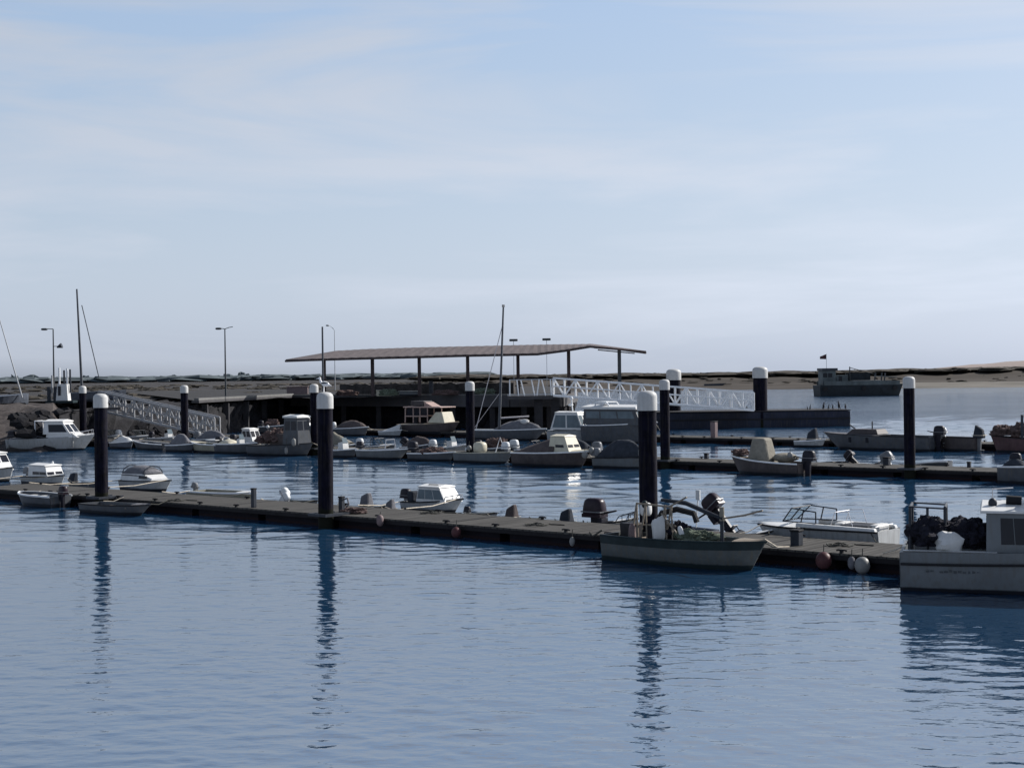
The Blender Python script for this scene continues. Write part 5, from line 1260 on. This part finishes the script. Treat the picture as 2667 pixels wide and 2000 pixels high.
k = MB(); k.box((-W * .22, 0, 3.6), (W * .14, 3.0, 2.0)); dh = k.build('deckhouse', 'barge_grey', fe, False, .06)
k = MB(); k.box((-W * .24, -1.53, 3.7), (.7, .05, 1.3)); k.build('door', 'window_glass', dh)
k = MB(); k.box((W * .08, -.5, 3.05), (W * .34, 2.6, .7)); k.build('cargo_stack', 'pale_grey_hull', fe, False, .1)
for x in (.20, .28, .32):
    k = MB(); k.tube([(W * x, 0, 2.5), (W * x + .3, 0, 5.0)], .16, 6); k.build('crane_post', 'dark_steel', fe)
k = MB(); k.tube([(W * .18, -1, 4.3), (W * .46, -1, 4.0)], .08, 5); k.build('handrail', 'barge_grey', fe)
k = MB(); k.tube([(-W * .385, 0, 5.9), (-W * .385, 0, 9.3)], .05, 5); fp = k.build('flag_mast', 'lamp_pale', fe)
k = MB(); rows = [[(-W * .385 - 1.4 * f, .18 * math.sin(f * 7), 9.2 - .5 * f - g * (1.1 - .55 * f)) for g in (0, .5, 1)] for f in [j / 6 for j in range(7)]]
vs = [q for r in rows for q in r]; k.add(vs, [(i * 3 + j, (i + 1) * 3 + j, (i + 1) * 3 + j + 1, i * 3 + j + 1) for i in range(6) for j in range(2)]); fl_ = k.build('flag', 'flag_dark', fp); fl_.modifiers.new('thick', 'SOLIDIFY').thickness = .03
k = MB(); k.box((W * .02, 1.2, 3.9), (W * .30, .5, 2.2)); k.build('net_rack', 'barge_dark', fe)
k = MB(); k.tube([(-W * .10, 0, 2.6), (-W * .10, 0, 6.4)], .12, 6); k.tube([(-W * .10, 0, 6.2), (W * .22, 0, 4.6)], .08, 5); k.build('derrick', 'barge_dark', fe)
for x in (-.45, .02, .40):
    k = MB(); k.lathe([(.25, -.15), (.5, -.15), (.5, .15), (.25, .15)], n=14, M=Matrix.Translation((W * x, -3.1, 1.7)) @ Matrix.Rotation(R(90), 4, 'X')); k.build('tyre_fender', 'black_rubber', fe, True)
br = boat('rowing_boat', 'dark upcurved rowing boat drawn up on the sand between the two huge piles', 1834, 1892, 0.0, .26, None, None, 1013, fs=.75, fb=.95, hull='dark_hull', rake=.2, group='boats moored in the marina')
q = at_d(1863, 466, 1.25); br.root.location = (q.x, q.y, 1.05); sc_ = 466 / at_z(1863, 1013).y; br.root.scale = (sc_, sc_, sc_); b_thwarts(br, (-.2, .15), 'dark_hull')
for px, D, w, h, m, lab, cat in ((1123, 158, .45, 1.45, 'dark_steel', 'dark upright bin under the long roof between the middle posts', 'bin'), (775, 182, 2.6, .9, 'pink_plastic', 'pale box shape standing on the quay left of the gull pile top', 'box'), (1000, 157, 1.6, .55, 'cream_paint', 'cream crate on the quay below the long roof', 'crate'), (1066, 158, 2.2, .4, 'pale_grey_hull', 'low grey bench on the quay below the long roof', 'bench')):
    p = at_d(px, D, QZ)
    o = empty({'bin': 'litter_bin', 'box': 'storage_box', 'crate': 'crate', 'bench': 'bench'}[cat], p, .1, lab, cat)
    k = MB(); k.box((0, 0, h / 2), (w, w * .6, h)); k.build('body', m, o, False, .05)
    k = MB(); k.box((0, 0, h + .05), (w * 1.06, w * .66, .09)); k.build('lid', m, o, False, .03)
# ================================================================== water
def water_mat():
    m = bpy.data.materials.new('sea_water'); m.use_nodes = True
    nt = m.node_tree; N, L = nt.nodes, nt.links
    b = N['Principled BSDF']
    b.inputs['Base Color'].default_value = (0.008, 0.032, 0.070, 1); b.inputs['Roughness'].default_value = 0.04
    b.inputs['IOR'].default_value = 5.4
    tc = N.new('ShaderNodeTexCoord')
    def nz(scale, st, det, rot=0.0, rough=.5):
        mp = N.new('ShaderNodeMapping'); mp.inputs['Scale'].default_value = st; mp.inputs['Rotation'].default_value = (0, 0, rot)
        L.new(tc.outputs['Object'], mp.inputs['Vector'])
        n = N.new('ShaderNodeTexNoise'); n.inputs['Scale'].default_value = scale; n.inputs['Detail'].default_value = det; n.inputs['Roughness'].default_value = rough
        L.new(mp.outputs[0], n.inputs['Vector']); return n.outputs['Fac']
    def math_(op, a, b_, c=None):
        n = N.new('ShaderNodeMath'); n.operation = op
        for i, v in enumerate((a, b_, c)):
            if v is None: continue
            if isinstance(v, (int, float)): n.inputs[i].default_value = v
            else: L.new(v, n.inputs[i])
        return n.outputs[0]
    h = math_('MULTIPLY', nz(0.9, (.45, 1, 1), 3, .15), WAVE[0])
    h = math_('MULTIPLY_ADD', nz(3.2, (.45, 1, 1), 3, -.1), WAVE[1], h)
    h = math_('MULTIPLY_ADD', nz(9.0, (.5, 1, 1), 2, .3), WAVE[2], h)
    patch = N.new('ShaderNodeMapRange'); patch.inputs['From Min'].default_value = .35; patch.inputs['From Max'].default_value = .65
    patch.inputs['To Min'].default_value = .55; patch.inputs['To Max'].default_value = 1.35
    L.new(nz(.06, (.4, 1, 1), 3), patch.inputs['Value'])
    # open channel beyond the docks is choppier
    sp = N.new('ShaderNodeSeparateXYZ'); L.new(tc.outputs['Object'], sp.inputs[0])
    ch = N.new('ShaderNodeMapRange'); ch.inputs['From Min'].default_value = 125; ch.inputs['From Max'].default_value = 165; ch.inputs['To Min'].default_value = 1.0; ch.inputs['To Max'].default_value = 9.0
    L.new(sp.outputs['Y'], ch.inputs['Value'])
    h = math_('MULTIPLY', h, patch.outputs[0]); h = math_('MULTIPLY', h, ch.outputs[0])
    bp = N.new('ShaderNodeBump'); bp.inputs['Strength'].default_value = 1; bp.inputs['Distance'].default_value = 1.0
    L.new(h, bp.inputs['Height']); L.new(bp.outputs[0], b.inputs['Normal'])
    MATS['sea_water'] = m
WAVE = (0.006, 0.009, 0.0055)
water_mat()
def build_water():
    import numpy as np
    rg = np.random.default_rng(11)
    Ds = [17.0]
    while Ds[-1] < 185: Ds.append(Ds[-1] + max(.072, Ds[-1] ** 2 / (1459 * 5.7) * .46))
    Ds = np.array(Ds); nc = 520
    u = np.linspace(-1, 1, nc)
    hw = Ds * .40 + 3
    X = hw[:, None] * u[None, :]; Y = np.repeat(Ds[:, None], nc, 1)
    sp = np.maximum(np.gradient(Ds)[:, None] * .8, (2 * hw / nc)[:, None])
    Z = np.zeros_like(X)
    NW = 110
    lam = np.exp(rg.uniform(math.log(.20), math.log(1.25), NW))
    ang = R(78) + rg.normal(0, .62, NW)
    ph = rg.uniform(0, 6.28, NW)
    sl = SLOPE * math.sqrt(2 / NW) * (lam / 1.0) ** -.12
    # broad patches of rougher and calmer water
    P = .5 * np.sin(X * .16 + 1.3 * np.sin(Y * .05)) + .5 * np.sin(Y * .11 + 1.7 * np.sin(X * .07 + 2)) + .4 * np.sin(X * .05 - Y * .23 + 1)
    P = 1.0 + .30 * P
    for i in range(NW):
        kk = 2 * math.pi / lam[i]
        w = np.clip((lam[i] / sp - 2) / 2.5, 0, 1)
        Z += w * (sl[i] / kk) * np.sin(kk * (math.cos(ang[i]) * X + math.sin(ang[i]) * Y) + ph[i] + .6 * np.sin(.21 * X + .17 * Y + i))
    fade = np.clip((Y - 42) / 34, 0, 1)
    for i in range(60):
        lm = math.exp(rg.uniform(math.log(1.3), math.log(4.5))); kk = 2 * math.pi / lm; an = R(80) + rg.normal(0, .5)
        w = np.clip((lm / sp - 2) / 2.0, 0, 1) * fade
        Z += w * (.047 * math.sqrt(2 / 60) / kk) * np.sin(kk * (math.cos(an) * X + math.sin(an) * Y) + rg.uniform(0, 6.28) + .6 * np.sin(.13 * X + .09 * Y + i))
    Z *= P
    ed = np.minimum(np.clip((1 - np.abs(u)) / .05, 0, 1)[None, :], np.minimum(np.clip((Ds - 17) / 2, 0, 1), np.clip((185 - Ds) / 25, 0, 1))[:, None])
    Z *= ed
    nr = len(Ds)
    vs = np.stack([X, Y, Z], -1).reshape(-1, 3)
    a = (np.arange(nr - 1)[:, None] * nc + np.arange(nc - 1)[None, :]).reshape(-1)
    fs = np.stack([a, a + 1, a + nc + 1, a + nc], 1)
    d0, d1 = Ds[0], Ds[-1]; x0, x1 = hw[0], hw[-1]
    ext = [(-20000, -400, 0), (20000, -400, 0), (20000, d0, 0), (x0, d0, 0), (-x0, d0, 0), (-20000, d0, 0), (-x1, d1, 0), (-20000, d1, 0), (x1, d1, 0), (20000, d1, 0), (-20000, 30000, 0), (20000, 30000, 0)]
    o = len(vs)
    vl = vs.tolist() + ext; fl = fs.tolist() + [[o, o + 1, o + 2, o + 3, o + 4, o + 5], [o + 5, o + 4, o + 6, o + 7], [o + 3, o + 2, o + 9, o + 8], [o + 7, o + 6, o + 8, o + 9, o + 11, o + 10]]
    me = bpy.data.meshes.new('water'); me.from_pydata(vl, [], fl); me.update()
    me.polygons.foreach_set('use_smooth', [True] * len(me.polygons)); me.materials.append(MATS['sea_water'])
    w = bpy.data.objects.new('water', me); COL.objects.link(w); w['kind'] = 'structure'
SLOPE = 0.042
build_water()
# ================================================================== light
SUN_AZ, SUN_EL = 62.0, 34.0       # degrees right of the view direction, above the horizon
sd = bpy.data.lights.new('sun', 'SUN'); sd.energy = 4.4; sd.angle = R(0.6); sd.color = (1.0, 0.96, 0.91)
so = bpy.data.objects.new('sun', sd); COL.objects.link(so)
sv = Vector((math.sin(R(SUN_AZ)) * math.cos(R(SUN_EL)), math.cos(R(SUN_AZ)) * math.cos(R(SUN_EL)), math.sin(R(SUN_EL))))
so.rotation_euler = (-sv).to_track_quat('-Z', 'Y').to_euler()
w = bpy.data.worlds.new('World'); SC.world = w; w.use_nodes = True
nt = w.node_tree; N, L = nt.nodes, nt.links
bg = N['Background']; bg.inputs['Strength'].default_value = 0.075
sky = N.new('ShaderNodeTexSky'); sky.sky_type = 'NISHITA'; sky.sun_disc = False
sky.sun_elevation = R(SUN_EL); sky.sun_rotation = R(SUN_AZ); sky.air_density = 1.0; sky.dust_density = 1.2; sky.ozone_density = 2.0
tc = N.new('ShaderNodeTexCoord')
mp = N.new('ShaderNodeMapping'); mp.inputs['Scale'].default_value = (1.15, 1.0, 8.0); mp.inputs['Location'].default_value = (0.9, 0, 0.15); mp.inputs['Rotation'].default_value = (0, R(-6), 0)
L.new(tc.outputs['Generated'], mp.inputs['Vector'])
nz = N.new('ShaderNodeTexNoise'); nz.inputs['Scale'].default_value = 2.1; nz.inputs['Detail'].default_value = 7; nz.inputs['Roughness'].default_value = .55; nz.inputs['Distortion'].default_value = .5
L.new(mp.outputs[0], nz.inputs['Vector'])
rp = N.new('ShaderNodeMapRange'); rp.inputs['From Min'].default_value = .44; rp.inputs['From Max'].default_value = .60; rp.inputs['To Min'].default_value = 0.0; rp.inputs['To Max'].default_value = .8
L.new(nz.outputs['Fac'], rp.inputs['Value'])
bw0 = N.new('ShaderNodeRGBToBW'); L.new(sky.outputs[0], bw0.inputs[0])
pw = N.new('ShaderNodeMath'); pw.operation = 'POWER'; pw.inputs[1].default_value = .42; L.new(bw0.outputs[0], pw.inputs[0])
pm = N.new('ShaderNodeMath'); pm.operation = 'MULTIPLY'; pm.inputs[1].default_value = 4.8 / 4.4 ** .42; L.new(pw.outputs[0], pm.inputs[0])
pl = N.new('ShaderNodeMath'); pl.operation = 'MULTIPLY'; pl.inputs[1].default_value = 1.36; L.new(bw0.outputs[0], pl.inputs[0])
bw_ = N.new('ShaderNodeMath'); bw_.operation = 'MINIMUM'; L.new(pm.outputs[0], bw_.inputs[0]); L.new(pl.outputs[0], bw_.inputs[1])
rt = N.new('ShaderNodeMath'); rt.operation = 'DIVIDE'; L.new(bw_.outputs[0], rt.inputs[0]); L.new(bw0.outputs[0], rt.inputs[1])
thin = N.new('ShaderNodeMixRGB'); thin.blend_type = 'MULTIPLY'; thin.inputs[0].default_value = 1.0; L.new(sky.outputs[0], thin.inputs[1]); L.new(rt.outputs[0], thin.inputs[2])
cm = N.new('ShaderNodeMixRGB'); cm.blend_type = 'MULTIPLY'; cm.inputs[0].default_value = 1.0
L.new(bw_.outputs[0], cm.inputs[1]); cm.inputs[2].default_value = (1.02, 1.115, 1.29, 1)
sep = N.new('ShaderNodeSeparateXYZ'); L.new(tc.outputs['Generated'], sep.inputs[0])
hz_ = N.new('ShaderNodeMapRange'); hz_.inputs['From Min'].default_value = 0.0; hz_.inputs['From Max'].default_value = 0.26; hz_.inputs['To Min'].default_value = .92; hz_.inputs['To Max'].default_value = .35
L.new(sep.outputs['Z'], hz_.inputs['Value'])
hm = N.new('ShaderNodeMixRGB'); L.new(hz_.outputs[0], hm.inputs[0]); L.new(thin.outputs[0], hm.inputs[1])
hc = N.new('ShaderNodeMixRGB'); hc.blend_type = 'MULTIPLY'; hc.inputs[0].default_value = 1.0; hc.inputs[2].default_value = (0.868, 0.993, 1.24, 1)
L.new(bw_.outputs[0], hc.inputs[1]); L.new(hc.outputs[0], hm.inputs[2])
mx = N.new('ShaderNodeMixRGB'); L.new(rp.outputs[0], mx.inputs[0]); L.new(hm.outputs[0], mx.inputs[1]); L.new(cm.outputs[0], mx.inputs[2])
L.new(mx.outputs[0], bg.inputs['Color'])
SC.view_settings.view_transform = 'Standard'; SC.view_settings.look = 'None'
SC.view_settings.exposure = 0.75; SC.view_settings.gamma = 1.0
SC.cycles.max_bounces = 6
